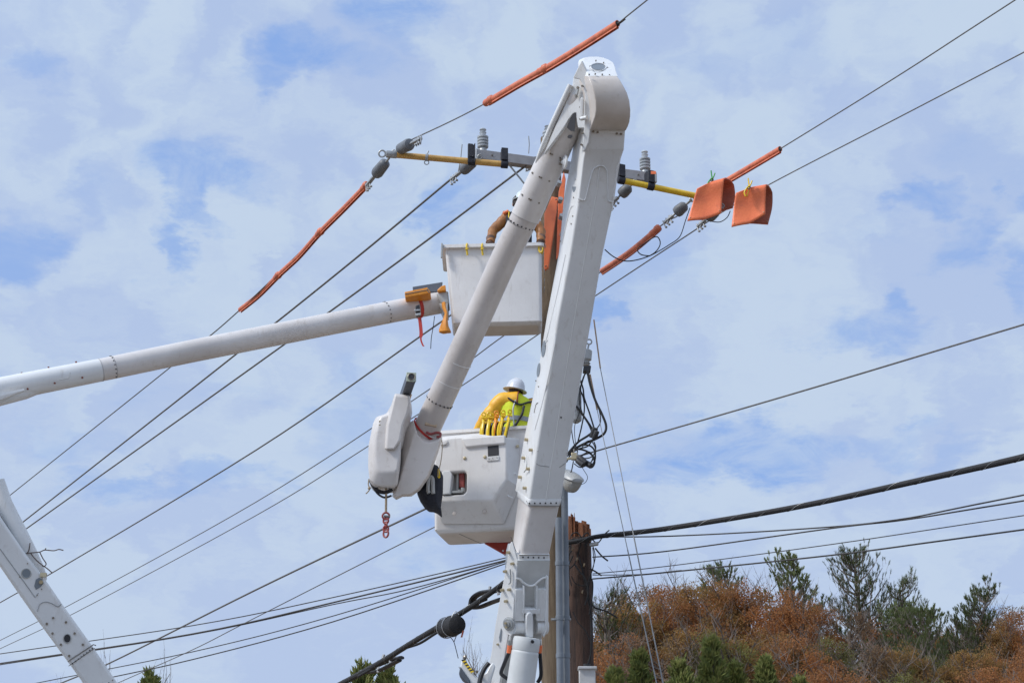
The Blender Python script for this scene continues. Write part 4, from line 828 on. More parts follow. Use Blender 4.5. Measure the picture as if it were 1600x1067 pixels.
m_ = MB(); m_.box(JB+jd*.006, jd*.008, ju*.053, jv*.053); obj('end_cap', m_, 'cream', jb, bevel=.004)
m_ = MB(); m_.cyl(JB+jd*.0, JB+jd*.017, .036, n=20); obj('bore', m_, 'dark', jb)
obj('bore_rim', MB().torus(JB+jd*.017, jd, .038, .005, 20, 6), 'bolt', jb)
for L, r in (([(579,750),(584,760),(590,766),(598,769),(606,768),(613,764)], .022), ([(581,755),(587,767),(594,774),(602,777),(612,774)], .012)):
    obj('hydraulic_hose', MB().tube(path_px(L, WY+.1), r, 8), 'hose', L1_)
obj('knotted_cord', MB().tube(path_px([(576.5,748),(575.5,757),(578,763),(574,769),(571.5,771)], WY), .007, 6), 'rope', L1_)
m_ = MB(); m_.ball(PX(577, 762.5, WY), .018, 8); obj('knot', m_, 'rope', L1_)
# strap near the tip
t = thing('ratchet_strap', 'red strap with wooden toggle tied round the lower end of the upper boom', 'strap', UP(668, 668), 'red straps')
q = UP(667, 671); secs = []
s_ = ud.cross(Vector((0,-1,0))).normalized(); v_ = s_.cross(ud).normalized()
if v_.y > 0: v_ = -v_
m_ = MB(); m_.loft([[q-ud*(.012+.16*math.sin(R(a))*.0+.05*math.sin(R(a)))*1.0+ (s_*math.sin(R(a))+v_*math.cos(R(a)))*(.168+dr)+ud*dw for dr, dw in ((0,0),(.008,0),(.008,.026),(0,.026))] for a in range(-100, 101, 10)]); obj('webbing', m_, 'redstrap', t)
m_ = MB(); m_.bar(UP(665, 669)+Vector((0,-.17,0)), UP(683, 672)+Vector((0,-.15,0)), .045, .035); obj('toggle', m_, 'cleat', t, bevel=.008)
m_ = MB(); m_.tube(path_px([(666,675),(673,678),(681,676),(688,677),(687,682),(682,682)], UP(675,676).y-.2), .016, 6); obj('loop', m_, 'redchain', t)
tag(obj('pull_cord', MB().tube(path_px([(690,684),(691,700),(689,720),(686,734),(684,744)], 18.3), .005, 5), 'rope'), 'thin cord hanging from the boom tip over the black cover', 'cord')
m_ = MB(); m_.tube([UP(662,620)+Vector((-.14,-.1,0)), UP(655,637)+Vector((-.14,-.1,0)), UP(654,643)+Vector((-.15,-.1,0))], [.018,.03,.012], 6, flat=.4); tag(obj('marker_flag', m_, 'amber'), 'narrow amber tab tucked against the upper boom above the red strap', 'tab')
# hoist rope and chain
t = thing('hoist_chain', 'short red chain and shackle on a tan rope under the winch head', 'chain', PX(603, 760, 18.1))
obj('rope', MB().tube(path_px([(603,757),(603.3,775),(603,800)], 18.1), .013, 8), 'rope', t)
obj('shackle', MB().torus(PX(603, 806, 18.1), (0,1,.1), .038, .012, 12, 6), 'redchain', t); obj('shackle_pin', MB().cyl(PX(600, 806, 18.05), PX(609, 807, 18.05), .013), 'darkmetal', t)
for k_, (y, ax_) in enumerate(((813,(.3,1,0)),(820,(1,.4,0)),(826,(.3,1,0)),(833,(.5,1,0)))):
    obj('link', MB().tube([PX(603, y, 18.1)+Vector((math.cos(a)*.028*ax_[1], -math.cos(a)*.028*ax_[0], math.sin(a)*(.036 if k_ < 3 else .045))) for a in [2*math.pi*j/12 for j in range(13)]], .011, 6), 'redchain', t)

# ---- lower bucket
BW = Vector((.98,-.20,0)).normalized(); BD = Vector((.20,.98,0)).normalized()
K = PX(677, 832, 19.15); zb = K.z; zt = PX(740, 679, 19.25).z
bk = thing('bucket', None, None, Vector((K.x+.5, K.y+.3, zb))) if False else None
def bsec(z, s=0., inset=0., wd=1.13, dp=.64, r=.07, k=4):
    o_ = K+BW*(inset)+BD*(inset); o_ = Vector((o_.x, o_.y, z)); pts = []; wd -= 2*inset; dp -= 2*inset
    for cx, cy, a0 in ((wd-r, r, -90), (wd-r, dp-r, 0), (r, dp-r, 90), (r, r, 180)):
        for j in range(k+1):
            a = R(a0+90*j/k); pts.append(o_+BW*(cx+r*math.cos(a))+BD*(cy+r*math.sin(a)))
    return pts
m_ = MB(); m_.loft([bsec(zb, 0, .035), bsec(zb+.04, 0, .0), bsec(zt-.04, 0, -.02), bsec(zt-.035, 0, -.05), bsec(zt, 0, -.05), bsec(zt, 0, .02), bsec(zb+.12, 0, .05)], False)
m_.f.append(tuple(range(0, 20))); m_.f.append(tuple(range(120, 140))[::-1]); bk = obj('bucket', m_, 'bucket', L1_, sharp=45)
m_ = MB(); m_.loft([bsec(zb-.010, 0, .045, r=.05), bsec(zb+.004, 0, .040, r=.05)]); obj('bounce_tinted_underside', m_, 'cover', bk, bevel=.003)  # beige sheet paints the warm ground bounce onto the bucket bottom
m_ = MB(); m_.tube([bsec(zb-.011, 0, .05)[17]+BW*.22, bsec(zb-.011, 0, .05)[17]+BW*.36+BD*.52], .004, 4); obj('seam', m_, 'seam', bk)
# moulded cover on the bucket front
fo = [(679,686),(751,679),(791,684),(792,748),(770,782),(679,784)]; bo = [(676,683),(751,676),(811,685),(811,761),(787.5,818),(690,818)]
PF = K-BD*.26; PB = K-BD*.02
Fp = [PP(x, y, PF, BD) for x, y in fo]; Bp = [PP(x, y, PB, BD) for x, y in bo]
hole = [(690,738),(725,736),(729,739),(729,767),(724,772),(691,774)]
Hp = [PP(x, y, PF, BD) for x, y in hole]
bm = bmesh.new(); vo = [bm.verts.new(p) for p in Fp]; vi = [bm.verts.new(p) for p in Hp]
eds = [bm.edges.new((vo[i], vo[(i+1) % 6])) for i in range(6)]+[bm.edges.new((vi[i], vi[(i+1) % 6])) for i in range(6)]
bmesh.ops.triangle_fill(bm, edges=eds, use_beauty=True)
vb = [bm.verts.new(p) for p in Bp]; vh = [bm.verts.new(p+BD*.16) for p in Hp]
for i in range(6):
    j = (i+1) % 6; bm.faces.new((vo[i], vo[j], vb[j], vb[i])); bm.faces.new((vi[i], vi[j], vh[j], vh[i]))
bm.faces.new(vh)
bmesh.ops.recalc_face_normals(bm, faces=bm.faces)
me = bpy.data.meshes.new('front_cover')
for v in bm.verts: v.co -= WORLD[L1_.name]
bm.to_mesh(me); bm.free()
me.polygons.foreach_set('use_smooth', [True]*len(me.polygons)); me.set_sharp_from_angle(angle=R(24))
fc = link('front_cover', me, M['bucket'], L1_, WORLD[L1_.name], .022, 3)
def CP(x, y, o_=0.): return PP(x, y, PF-BD*o_, BD)
m_ = MB(); m_.prism([CP(x, y, .03) for x, y in ((720,684),(789,679),(790,693),(757,696),(727,699))], BD*.05); obj('moulded_ridge', m_, 'bucket', fc, bevel=.018, seg=3)
m_ = MB(); m_.prism([CP(x, y, .02) for x, y in ((688,688),(699,687),(700,692),(696,695),(688,696))], BD*.04); obj('moulded_ridge', m_, 'bucket', fc, bevel=.012, seg=3)
for x, y in ((726.5,716),(758,714),(698,742),(697,761)): obj('bolt', MB().lathe(CP(x, y, -.005), -BD, [(0,.020),(.012,.020),(.014,.012),(.02,.010)], 12), 'brass', fc)
for x, y in ((710,802),(757,799)): obj('bolt', MB().lathe(PP(x, y, K-BD*.17, BD), -BD, [(0,.026),(.01,.024),(.016,.01)], 12), 'cover', fc)
m_ = MB(); m_.box(PP(809, 697, K-BD*.08, BD), BW*.014, BD*.014, Vector((0,0,.014))); obj('bolt', m_, 'brass', fc)
m_ = MB(); m_.prism([CP(x, y, .02) for x, y in ((691,736),(702,735),(706,740),(703,771),(690,772))], BD*.12); obj('mount_bracket', m_, 'white', fc, bevel=.008)
m_ = MB(); m_.box(CP(716, 754, -.12), BW*.012, BD*.04, Vector((0,0,.12))); m_.box(CP(712, 770, -.06), BW*.09, BD*.06, Vector((0,0,.012))); obj('control_plate', m_, 'lampgrey', fc)
m_ = MB(); m_.box(CP(722, 751, -.10), BW*.028, BD*.03, Vector((0,0,.085))); obj('control_valve', m_, 'redchain', fc, bevel=.006)
m_ = MB(); m_.cyl(CP(717, 765, -.05), CP(717, 770, -.05), .016); m_.cyl(CP(723, 762, -.05), CP(723, 768, -.05), .02); obj('control_lever', m_, 'lampgrey', fc)
m_ = MB(); m_.prism([CP(x, y, .004) for x, y in ((762,697),(779,695.5),(779.5,711),(762.5,713))], BD*.006); pk = obj('pocket', m_, 'dark', fc)
m_ = MB(); m_.prism([CP(x, y, .012) for x, y in ((761,713.5),(779.5,711.5),(779.5,718.5),(761,720.5))], BD*.012); obj('warning_plate', m_, 'box', fc, bevel=.003)
bolt_row(fc, [CP(x, y, .012) for x, y in ((764,716.5),(770,716),(776.5,715))], .005, .004, 'dark', -BD)
m_ = MB(); m_.tube([PP(x, y, K-BD*.10, BD) for x, y in ((800,738),(811,742))], .008, 6); m_.tube([PP(x, y, K-BD*.14, BD) for x, y in ((785,770),(801,778))], .008, 6); obj('moulding_line', m_, 'seamw', fc)
# red bracket under the bucket
RB = 19.6; m_ = MB(); m_.prism([PX(x, y, RB) for x, y in ((757,848),(798,843),(800,872),(794,871),(789,866))], (0,.05,0)); rb = obj('red_bracket', m_, 'red', L1_, bevel=.004)
for x, y in ((786,860),(789,867)): obj('bolt', MB().cyl(PX(x, y, RB-.004), PX(x, y, RB+.01), .011, n=10), 'box', rb)
# black cover
t = thing('canvas_cover', 'black canvas cover bunched between the boom tip and the bucket panel', 'cover', PX(675, 805, 18.7))
bl = [(677,724),(684,727),(692,742),(691.5,767),(688.5,788),(690.5,805),(683,799),(677,796.5),(670,796),(663.5,791),(656,780),(651,768),(660,752),(668,744)]
frn = [PX(x, y, 18.55) for x, y in bl]; cc = Vector((0,0,0))
for p in frn: cc += p/len(frn)
m_ = MB(); m_.loft([[cc+(p-cc)*.55+Vector((0,-.09,0)) for p in frn], [cc+(p-cc)*.85+Vector((0,-.05,0)) for p in frn], frn, [p+Vector((0,.12,0)) for p in frn]]); obj('fabric', m_, 'navy', t, bevel=.02, seg=3, sharp=60)
obj('handle', MB().tube(path_px([(670.5,770),(669,765),(670,749),(673,745),(676,749),(676.5,764),(677,771)], 18.44), .022, 8), 'lampgrey', t)
tag(obj('cord_loop', MB().tube(path_px([(685.5,732),(684.5,744),(687,745),(686,733)], 18.38), .007, 5), 'plastic'), 'small yellow cord loop on the black canvas cover', 'cord')

# bottom-left striped boom rest
t = thing('boom_rest', 'white curved boom rest with yellow and black stripes at the bottom edge', 'boom rest', PX(745, 1100, 17.5))
m_ = MB(); m_.prism([PX(x, y, 17.5) for x, y in ((721,1031),(727,1027),(731,1040),(737,1050),(747,1058),(760,1050),(765,1040),(770,1034),(774,1040),(768,1060),(764,1100),(735,1100),(733,1062),(724,1052),(719,1042))], (0,.10,0)); obj('cradle', m_, 'white', t, bevel=.012)
m_ = MB(); m_.prism([PX(x, y, 17.47) for x, y in ((719,1040),(723,1046),(730,1056),(735,1064),(734,1070),(722,1060),(717,1052))], (0,.16,0)); obj('pad', m_, 'jib', t, bevel=.01)
m_ = MB(); m_.tube(path_px([(748,1074),(751,1058),(757,1044),(764,1035)], 17.45), .024, 8); obj('rubber_pad', m_, 'hose', t)
ys_ = MB(); bs_ = MB()
for k_ in range(10):
    x0, y0 = 723+k_*1.5, 1030+k_*2.0
    (ys_ if k_ % 2 else bs_).prism([PX(x0-2.2, y0+.6, 17.48), PX(x0+2.6, y0-1, 17.48), PX(x0+4.1, y0+1.0, 17.48), PX(x0-.7, y0+2.6, 17.48)], (0,.02,0))
obj('yellow_stripe', ys_, 'plastic', t); obj('black_stripe', bs_, 'hose', t)
m_ = MB(); m_.cyl(PX(745, 1049, 17.45), PX(745, 1049, 17.5), .016, n=10); m_.ball(PX(726.5, 1026.5, 17.5), .022, 8); obj('bolt', m_, 'bolt', t)
# turret and pedestal of the lift below the picture
m_ = MB(); tb = cD+Vector((0,.2,0)); m_.cyl((tb.x, tb.y, 1.1), (tb.x, tb.y, 2.9), .35, n=24); m_.box((tb.x, tb.y+.1, 1.0), (1.1,0,0), (0,2.6,0), (0,0,.12)); obj('turret', m_, 'white', L1_, bevel=.02)
for sx_ in (-1, 1):
    for dy in (-1.6, 1.7):
        m_ = MB(); m_.cyl((tb.x+sx_*1.05, tb.y+dy, .5), (tb.x+sx_*.8, tb.y+dy, .5), .5, n=24); obj('wheel', m_, 'black', L1_, bevel=.03)

# yellow clamps hanging on the rim
def clamp_proto():
    t = thing('blanket_clamp', 'yellow plastic clamp in the row hooked over the lower bucket rim', 'clamp', (0,0,0), 'yellow clamps on the bucket rim')
    a = MB(); a.tube(smooth_path([(0,0,.13),(.0,-.05,.10),(-.012,-.085,.02),(-.016,-.09,-.07),(-.006,-.07,-.13)]), .0145, 8, flat=1.3); obj('front_jaw', a, 'plastic', t, loc=(0,0,0))
    a = MB(); a.tube(smooth_path([(0.02,0.03,.12),(.018,-.02,.08),(.006,-.045,0),(.006,-.05,-.08),(.012,-.05,-.13)]), .010, 6); obj('back_jaw', a, 'black', t, loc=(0,0,0))
    a = MB(); a.cyl((-.02,-.05,.10),(.035,-.05,.10), .008, n=6); a.cyl((-.02,-.02,.16),(.035,-.02,.16), .008, n=6); a.tube([(0,0,.12),(0.005,0,.18)], .010, 6); obj('spring_bar', a, 'plastic', t, loc=(0,0,0)); obj('ring', MB().torus((0.005,0,.2), (0,1,0), .02, .008, 10, 5), 'plastic', t, loc=(0,0,0))
    return t
cpn = clamp_proto(); labs = ['leftmost yellow clamp of the row hooked over the lower bucket rim', None, None, None, 'orange clamp in the middle of the yellow clamps on the rim', None, None, None, 'rightmost yellow clamp of the row on the bucket rim, white-edged']
for k_ in range(9):
    o = cpn if k_ == 0 else copy_tree(cpn); o.location = PX(755+k_*4.4, 677-k_*.4, 18.93-k_*.012); jr = (3,-5,2,-2,4,-3,5,-4,6)[k_]; o.rotation_euler = (R(jr*1.5), R(-4+k_*.8+jr), R(-8+jr*4)); o.scale = (1.1, 1, 1.10+jr*.012)
    if labs[k_]: o['label'] = labs[k_]
    if k_ == 4:
        for ch in o.children:
            if ch.name.startswith(('front_jaw', 'spring', 'ring')): ch.data = ch.data.copy(); ch.data.materials[0] = M['plasticor']
cpn['label'] = labs[0]
CL = {1:'second yellow clamp from the left in the row on the bucket rim',2:'third yellow clamp from the left in the row on the bucket rim',3:'yellow clamp just left of the orange clamp on the bucket rim',5:'yellow clamp just right of the orange clamp on the bucket rim',6:'third yellow clamp from the right in the row on the bucket rim',7:'second yellow clamp from the right in the row on the bucket rim'}
for k_, o in enumerate(sorted([x for x in C.objects if x.name.startswith('blanket_clamp')], key=lambda x: x.location.x)):
    if k_ in CL: o['label'] = CL[k_]
t = tag(obj('rubber_strap', MB().box(PX(771, 694, 18.86), (.085,0,0), (0,.02,0), (0,0,.018)), 'hose', bevel=.008), 'black rubber strap under the row of yellow clamps', 'strap')

# ------------------------------------------------------------------ second aerial lift
L2_ = thing('bucket_truck_lift', 'second white lift entering at the left edge, its slim boom holding the upper bucket', 'aerial lift', PX(260, 1280, 17.5)*Vector((1,1,0)) if False else Vector((-2.2, 17.6, 0)))
def AP(px, py, o_=0.): return PP(px, py, Vector((-4.2, 17.0+o_, 6.5)), Vector((.28,-.94,-.18)).normalized())
n2 = Vector((.28,-.94,-.18)).normalized()
# lower arm, box section
le = [(-95,752),(0,884),(31.6,930),(63,974),(107,1034),(131,1067),(220,1192),(320,1340)]
re_ = [(-55,742),(0,806),(41,866),(66,898),(100,947),(144,1008),(184,1067),(268,1190),(365,1340)]
poly = [AP(*p) for p in le]+[AP(*p) for p in re_[::-1]]
m_ = MB(); m_.prism(poly, -n2*.30); la = obj('lower_boom', m_, 'white', L2_, bevel=.03, seg=3, sharp=50)
m_ = MB(); m_.tube([AP(105.5,1033,-.0)+n2*.004, AP(146,1006.5)+n2*.004, AP(150,1008)+n2*.0], .006, 4); obj('seam', m_, 'seam', la)
m_ = MB(); m_.tube([AP(107,1040)+n2*.004, AP(148,1012)+n2*.004], .004, 4); obj('seam', m_, 'seam', la)
m_ = MB(); m_.tube([AP(0,857)+n2*.002, AP(40,912)+n2*.002, AP(55,933)+n2*.002, AP(60,926)+n2*.002], .005, 4); obj('seam', m_, 'grey', la)
m_ = MB(); m_.tube(smooth_path([AP(x, y)+n2*.003 for x, y in ((58,955),(62,944),(70,940),(80,942),(90,947),(96,943))]), .005, 4); obj('seam', m_, 'grey', la)
bolt_row(la, [AP(x, y)+n2*.002 for x, y in ((113,1036),(118,1032.5),(122.5,1029),(127,1025.5),(131,1022.5),(135.5,1019),(140,1015.5),(144.5,1012))], .007, .006, 'dark', n2)
bolt_row(la, [AP(x, y) for x, y in ((83,965),(73,974),(103,971.5),(82,989),(116.5,989),(95,1006.5),(129.5,1006.5),(108,1024))], .013, .012, 'bolt', n2)
bolt_row(la, [AP(x, y) for x, y in ((31,901),(43,880),(58,929),(65,920),(176,1062),(170,1066))], .007, .008, 'bolt', n2)
for x, y, a, b_, mm in ((41,895.5,7.2,7.4,'hole'),(105,997,5.8,7,'dark')):
    rg = [AP(x+math.cos(t_)*a, y+math.sin(t_)*b_)+n2*.003 for t_ in [2*math.pi*j/24 for j in range(24)]]
    obj('round_port', MB().prism(rg, n2*.003), mm, la); obj('port_rim', MB().tube(rg+[rg[0]], .006, 6), 'lampgrey', la)
m_ = MB(); m_.prism([AP(x, y)+n2*.003 for x, y in ((56,905),(61,902),(66,904),(68,911),(63,917),(56,921),(53.5,915))], n2*.003); obj('keyhole_port', m_, 'hole', la)
m_ = MB(); m_.cyl(AP(64,909)+n2*.004, AP(64,909)+n2*.03, .02, n=10); obj('bolt', m_, 'brass', la)
m_ = MB(); m_.box(AP(68, 898)+n2*.01, (.03,0,0), (0,.02,0), (0,0,.02)); obj('edge_clip', m_, 'brass', la)
# upper fairing tube
m_ = MB(); ca_, cb_ = PX(-30, 690, 17.1), PX(66, 900, 17.35); m_.tube([PX(-4, 751, 17.0), PX(7, 786, 17.05), PX(29, 830, 17.1), PX(47, 866, 17.15), PX(60, 893, 17.25), PX(66, 905, 17.35)], [.072,.078,.080,.078,.070,.05], 24); obj('lift_link', m_, 'white', L2_, sharp=45)
m_ = MB(); m_.tube([PX(-12, 780, 17.3), PX(23, 842, 17.3)], .014, 8); obj('link_rod', m_, 'grey', L2_)
# elbow outside the frame and the long upper boom
ea = PX(-80, 640, 18.4)
m_ = MB(); m_.tube(smooth_path([AP(-62, 775)-n2*.16, AP(-84, 740)-n2*.16, PX(-118, 690, 17.75), PX(-118, 655, 18.1), PX(-96, 633, 18.32), PX(-70, 624, 18.38)], 5), [.19]*6+[.22]*14+[.19]*6, 24); obj('elbow', m_, 'white', L2_)
U2 = lambda x, y: PX(x, y, 18.6+x/690*2.2)
m_ = MB(); m_.tube([U2(-80,626), U2(0,609.5), U2(60,597), U2(155,578.5)], [.155,.148,.142,.137], 30); u2s = obj('upper_boom_sleeve', m_, 'white', L2_, sharp=45)
m_ = MB(); m_.tube([U2(150,579.5), U2(172,575), U2(300,548.5), U2(460,517), U2(620,485.5), U2(693,472)], [.135,.137,.139,.141,.143,.144], 36); u2 = obj('upper_boom', m_, 'gel', L2_, sharp=45)
ud2 = (U2(693,472)-U2(150,579.5)).normalized()
def ring2(x, y, r, w_, mm, par, nm='seam'): q = U2(x, y); return obj(nm, MB().lathe(q-ud2*w_/2, ud2, [(0,r-.004),(.001,r),(w_-.001,r),(w_,r-.004)], 36), mm, par)
ring2(178,573.8,.1385,.005,'seam',u2); ring2(602,489,.144,.005,'seam',u2); ring2(563,496.5,.1435,.006,'seamw',u2); ring2(157,578,.1395,.006,'grey',u2s)
s2_ = ud2.cross(Vector((0,-1,0))).normalized(); v2_ = s2_.cross(ud2).normalized()
if v2_.y > 0: v2_ = -v2_
for x, y, r in ((176,574.2,.1385), (603.5,488.7,.144)):
    for i in range(8):
        a = R(-78+156*i/7); d = s2_*math.sin(a)+v2_*math.cos(a); obj('rivet', MB().cyl(U2(x, y)+d*(r-.004), U2(x, y)+d*(r+.007), .008, n=6), 'dark', u2)
for x, y in ((38,602),(80,593),(123,584.5)):
    for a in (-70, 42):
        s = s2_.z > 0; d = (s2_ if s else -s2_)*math.sin(R(-a))+v2_*math.cos(R(-a)); obj('bolt', MB().cyl(U2(x, y)+d*.135, U2(x, y)+d*.155, .011, n=8), 'trim', u2s)
m_ = MB(); m_.prism([PX(-80, 640, 18.2), PX(-80, 618, 18.2), PX(0, 613.5, 18.45), PX(37, 607.5, 18.5), PX(38, 610, 18.5), PX(0, 625, 18.45)], (0,.03,0)); obj('side_rib', m_, 'white', L2_, bevel=.005)
m_ = MB(); m_.tube([U2(-80,645), U2(0,622), U2(37,611), U2(60,603)], [.10,.09,.10,.09], 16); obj('boom_gusset', m_, 'white', L2_)
obj('service_panel', MB().tube([PX(92, 594, 18.74), PX(108, 591, 18.78), PX(109.5, 582, 18.78)], .004, 4), 'grey', u2s)
# bracket to bucket
m_ = MB(); m_.prism([PX(x, y, 20.55) for x, y in ((681,457),(700,454),(702,474),(690,474),(686,466))], (0,.3,0)); obj('bucket_mount', m_, 'lampgrey', L2_, bevel=.02)
m_ = MB(); m_.prism([PX(x, y, 20.55) for x, y in ((686,474),(700,473),(700,488),(693,490))], (0,.3,0)); obj('bucket_mount', m_, 'lampgrey', L2_, bevel=.01)
# upper bucket
q0 = PX(707, 517, 20.45); z0, z1 = PX(780, 508, 20.45).z, PX(770, 386, 20.45).z
wl0, wr0 = PX(704, 519, 20.45).x, PX(847, 519, 20.45).x; wl1, wr1 = PX(695, 390, 20.45).x, PX(846, 385, 20.45).x
def b2(z, l, r_, fy, by, rr=.05, k=4):
    pts = []
    for cx, cy, a0 in ((r_-rr, fy+rr, -90), (r_-rr, by-rr, 0), (l+rr, by-rr, 90), (l+rr, fy+rr, 180)):
        for j in range(k+1):
            a = R(a0+90*j/k); x_ = cx+rr*math.cos(a); y_ = cy+rr*math.sin(a); pts.append(Vector((x_, y_-.04*(x_-l)/(r_-l)*2, z)))
    return pts
m_ = MB(); secs = [b2(z0-.0, wl0+.04, wr0-.03, 20.50, 20.88), b2(z0+.035, wl0+.015, wr0, 20.46, 20.95), b2(z1-.05, wl1+.005, wr1, 20.42, 21.14), b2(z1-.045, wl1-.045, wr1+.03, 20.37, 21.19), b2(z1, wl1-.045, wr1+.03, 20.37, 21.19), b2(z1, wl1+.04, wr1-.04, 20.46, 21.10), b2(z0+.1, wl0+.07, wr0-.06, 20.52, 20.88)]
m_.loft(secs, False); m_.f.append(tuple(range(0, 20))); m_.f.append(tuple(range(120, 140))[::-1])
b2o = obj('bucket', m_, 'bucket', L2_, sharp=45)
m_ = MB(); m_.loft([b2(z0-.008, wl0+.055, wr0-.045, 20.515, 20.87), b2(z0+.004, wl0+.05, wr0-.04, 20.51, 20.875)]); obj('bounce_tinted_underside', m_, 'cover', b2o)  # same beige sheet, bounce light from below put in as colour
m_ = MB(); m_.box(Vector((wl1-.035, 20.36, z1-.09)), (.012,0,0), (0,.02,0), (0,0,.10)); obj('rim_tab', m_, 'lampgrey', b2o, bevel=.004)
# side decals streaks
for y in (425, 440, 452): obj('worn_marking', MB().box(PX(848.2, y, 20.7)+Vector((.02,0,0)), (.003,0,0), (0,.06,0), (0,0,.02)), 'grey', b2o)
for x, lab in ((730,'left one of two yellow hooks over the front rim of the upper bucket'),(754,'right one of two yellow hooks over the front rim of the upper bucket')):
    t = thing('rim_hook', lab, 'hook', PX(x, 400, 20.3), 'yellow rim hooks')
    obj('hook', MB().tube(path_px([(x+1,386,.12),(x,381,.06),(x-1,384,-.05),(x-.5,392,-.05),(x+.5,399,-.04)], 20.35), .013, 6), 'yellow', t); obj('cross_pin', MB().cyl(PX(x-3, 390, 20.28), PX(x+2, 388.5, 20.28), .009, n=6), 'yellow', t)
t = tag(obj('rope_coil', MB().tube([PX(845+math.cos(a)*3.2, 387+math.sin(a)*7+a*.25, 20.3+.01*a) for a in [k_*.4 for k_ in range(44)]], .012, 6), 'yellow'), 'small yellow rope coil hung on the right corner of the upper bucket', 'rope')
# things on that boom
t = thing('wheel_chock', 'orange plastic block strapped on top of the second boom near its bucket', 'plastic block', PX(650, 460, 20.3))
fr = [PX(x, y, 20.33) for x, y in ((632,456),(668,449),(673,456.5),(670,458),(633,465))]
m_ = MB(); m_.prism(fr, (.0,.25,.0)); obj('block', m_, 'chock', t, bevel=.008)
obj('groove', MB().tube([PX(632.5, 459.5, 20.325), PX(667.5, 453, 20.325), PX(669,449.5,20.325)], .005, 4), 'seam', t); obj('groove', MB().tube([PX(667.5, 453, 20.325), PX(671,458,20.325)], .005, 4), 'seam', t)
m_ = MB(); m_.prism([PX(x, y, 20.7) for x, y in ((644.5,448),(691.5,440.5),(690,449),(684,456),(670,456),(645,453))], (0,.05,0)); tag(obj('slate_board', m_, 'slate', bevel=.006), 'dark slate board lying on the second boom behind the orange block', 'board')
t = thing('ratchet_strap', 'red ratchet strap with a long hanging tail round the second boom', 'strap', PX(654, 490, 20.3), 'red straps')
qx = U2(652, 479.5); m_ = MB(); m_.loft([[qx+(s2_*math.sin(R(a))+v2_*math.cos(R(a)))*(.147+dr)+ud2*dw for dr, dw in ((0,-.022),(.008,-.022),(.008,.022),(0,.022))] for a in range(-180, 181, 12)], False); obj('webbing', m_, 'redstrap', t)
m_ = MB(); m_.box(PX(653, 486, 20.31), (.028,0,.01), (0,.02,0), (-.008,0,.075)); obj('buckle_pad', m_, 'hose', t, bevel=.008)
m_ = MB(); m_.box(PX(652, 485, 20.27), (.038,0,.004), (0,.012,0), (0,0,.012)); m_.box(PX(653.5, 491.5, 20.27), (.034,0,.006), (0,.012,0), (0,0,.016)); obj('buckle', m_, 'galv', t, bevel=.004)
m_ = MB(); P_ = path_px([(655.5,496),(657,508),(658,520),(657.5,530),(660,538),(662,541)], 20.3); m_.loft([[p+Vector((.022 if i < 16 else .012,0,0)), p+Vector((.022 if i < 16 else .012,.006,0)), p+Vector((-.022 if i < 16 else -.010,.006,0)), p+Vector((-.022 if i < 16 else -.010,0,0))] for i, p in enumerate(P_)]); obj('tail', m_, 'redstrap', t)
t = thing('rubber_sleeve', 'orange rubber sleeve hanging crumpled beside the upper bucket', 'rubber sleeve', PX(693, 520, 20.4))
m_ = MB(); secs = []
for y, l, r_ in ((474,690,697),(480,690.5,697),(490,695,699.5),(500,691.5,699.5),(510,687.5,701),(516,685.5,704),(519,686,705)):
    cl_, cr2 = PX(l, y, 20.33), PX(r_, y, 20.33); hw = (cr2-cl_)/2; md = (cl_+cr2)/2
    secs.append([md+hw*math.cos(a)*(1+.08*math.sin(5*a))+Vector((0,.06*math.sin(a)*(1+.2*math.sin(4*a)),0)) for a in [2*math.pi*j/16 for j in range(16)]])
m_.loft(secs); obj('sleeve_body', m_, 'chock', t, sharp=60)
m_ = MB(); m_.prism([PX(x, y, 20.5) for x, y in ((683,453),(690,446.5),(696,445),(697,454),(684,455.5))], (0,.08,0)); obj('cuff', m_, 'chock', t, bevel=.01)
tag(obj('dangling_cord', MB().tube(path_px([(679,494),(677,510),(674,528),(673,545)], 20.6), .005, 5), 'cable'), 'thin pale cord dangling below the second boom beside the orange sleeve', 'cord')
# twig caught on the lift
t = thing('twig', 'bare forked twig caught on the lift arm at the left edge', 'twig', PX(45, 866, 17.0))
for L in ([(40,864.5),(48,863.5),(62,862),(70,859),(84,860),(92,858),(99,859.5)], [(41,865),(45,860),(47,848)], [(48,864),(55,873),(64,881),(74,888),(82,895)], [(62,862),(67,872),(72,880),(70,884),(66,884)], [(70,859),(72,856)]):
    obj('branch', MB().tube(path_px(L, 17.05), .006, 5), 'twig', t)
# turret for the second lift
tb = AP(340, 1335); m_ = MB(); m_.cyl((tb.x, tb.y+.3, 1.0), (tb.x, tb.y+.3, max(2.0, tb.z+.3)), .35, n=24); m_.box((tb.x, tb.y+.3, 1.0), (1.0,0,0), (0,2.6,0), (0,0,.12)); obj('turret', m_, 'white', L2_, bevel=.02)
for sx_ in (-1, 1):
    for dy in (-1.5, 1.8):
        m_ = MB(); m_.cyl((tb.x+sx_*1.0, tb.y+dy, .5), (tb.x+sx_*.75, tb.y+dy, .5), .5, n=24); obj('wheel', m_, 'black', L2_, bevel=.03)

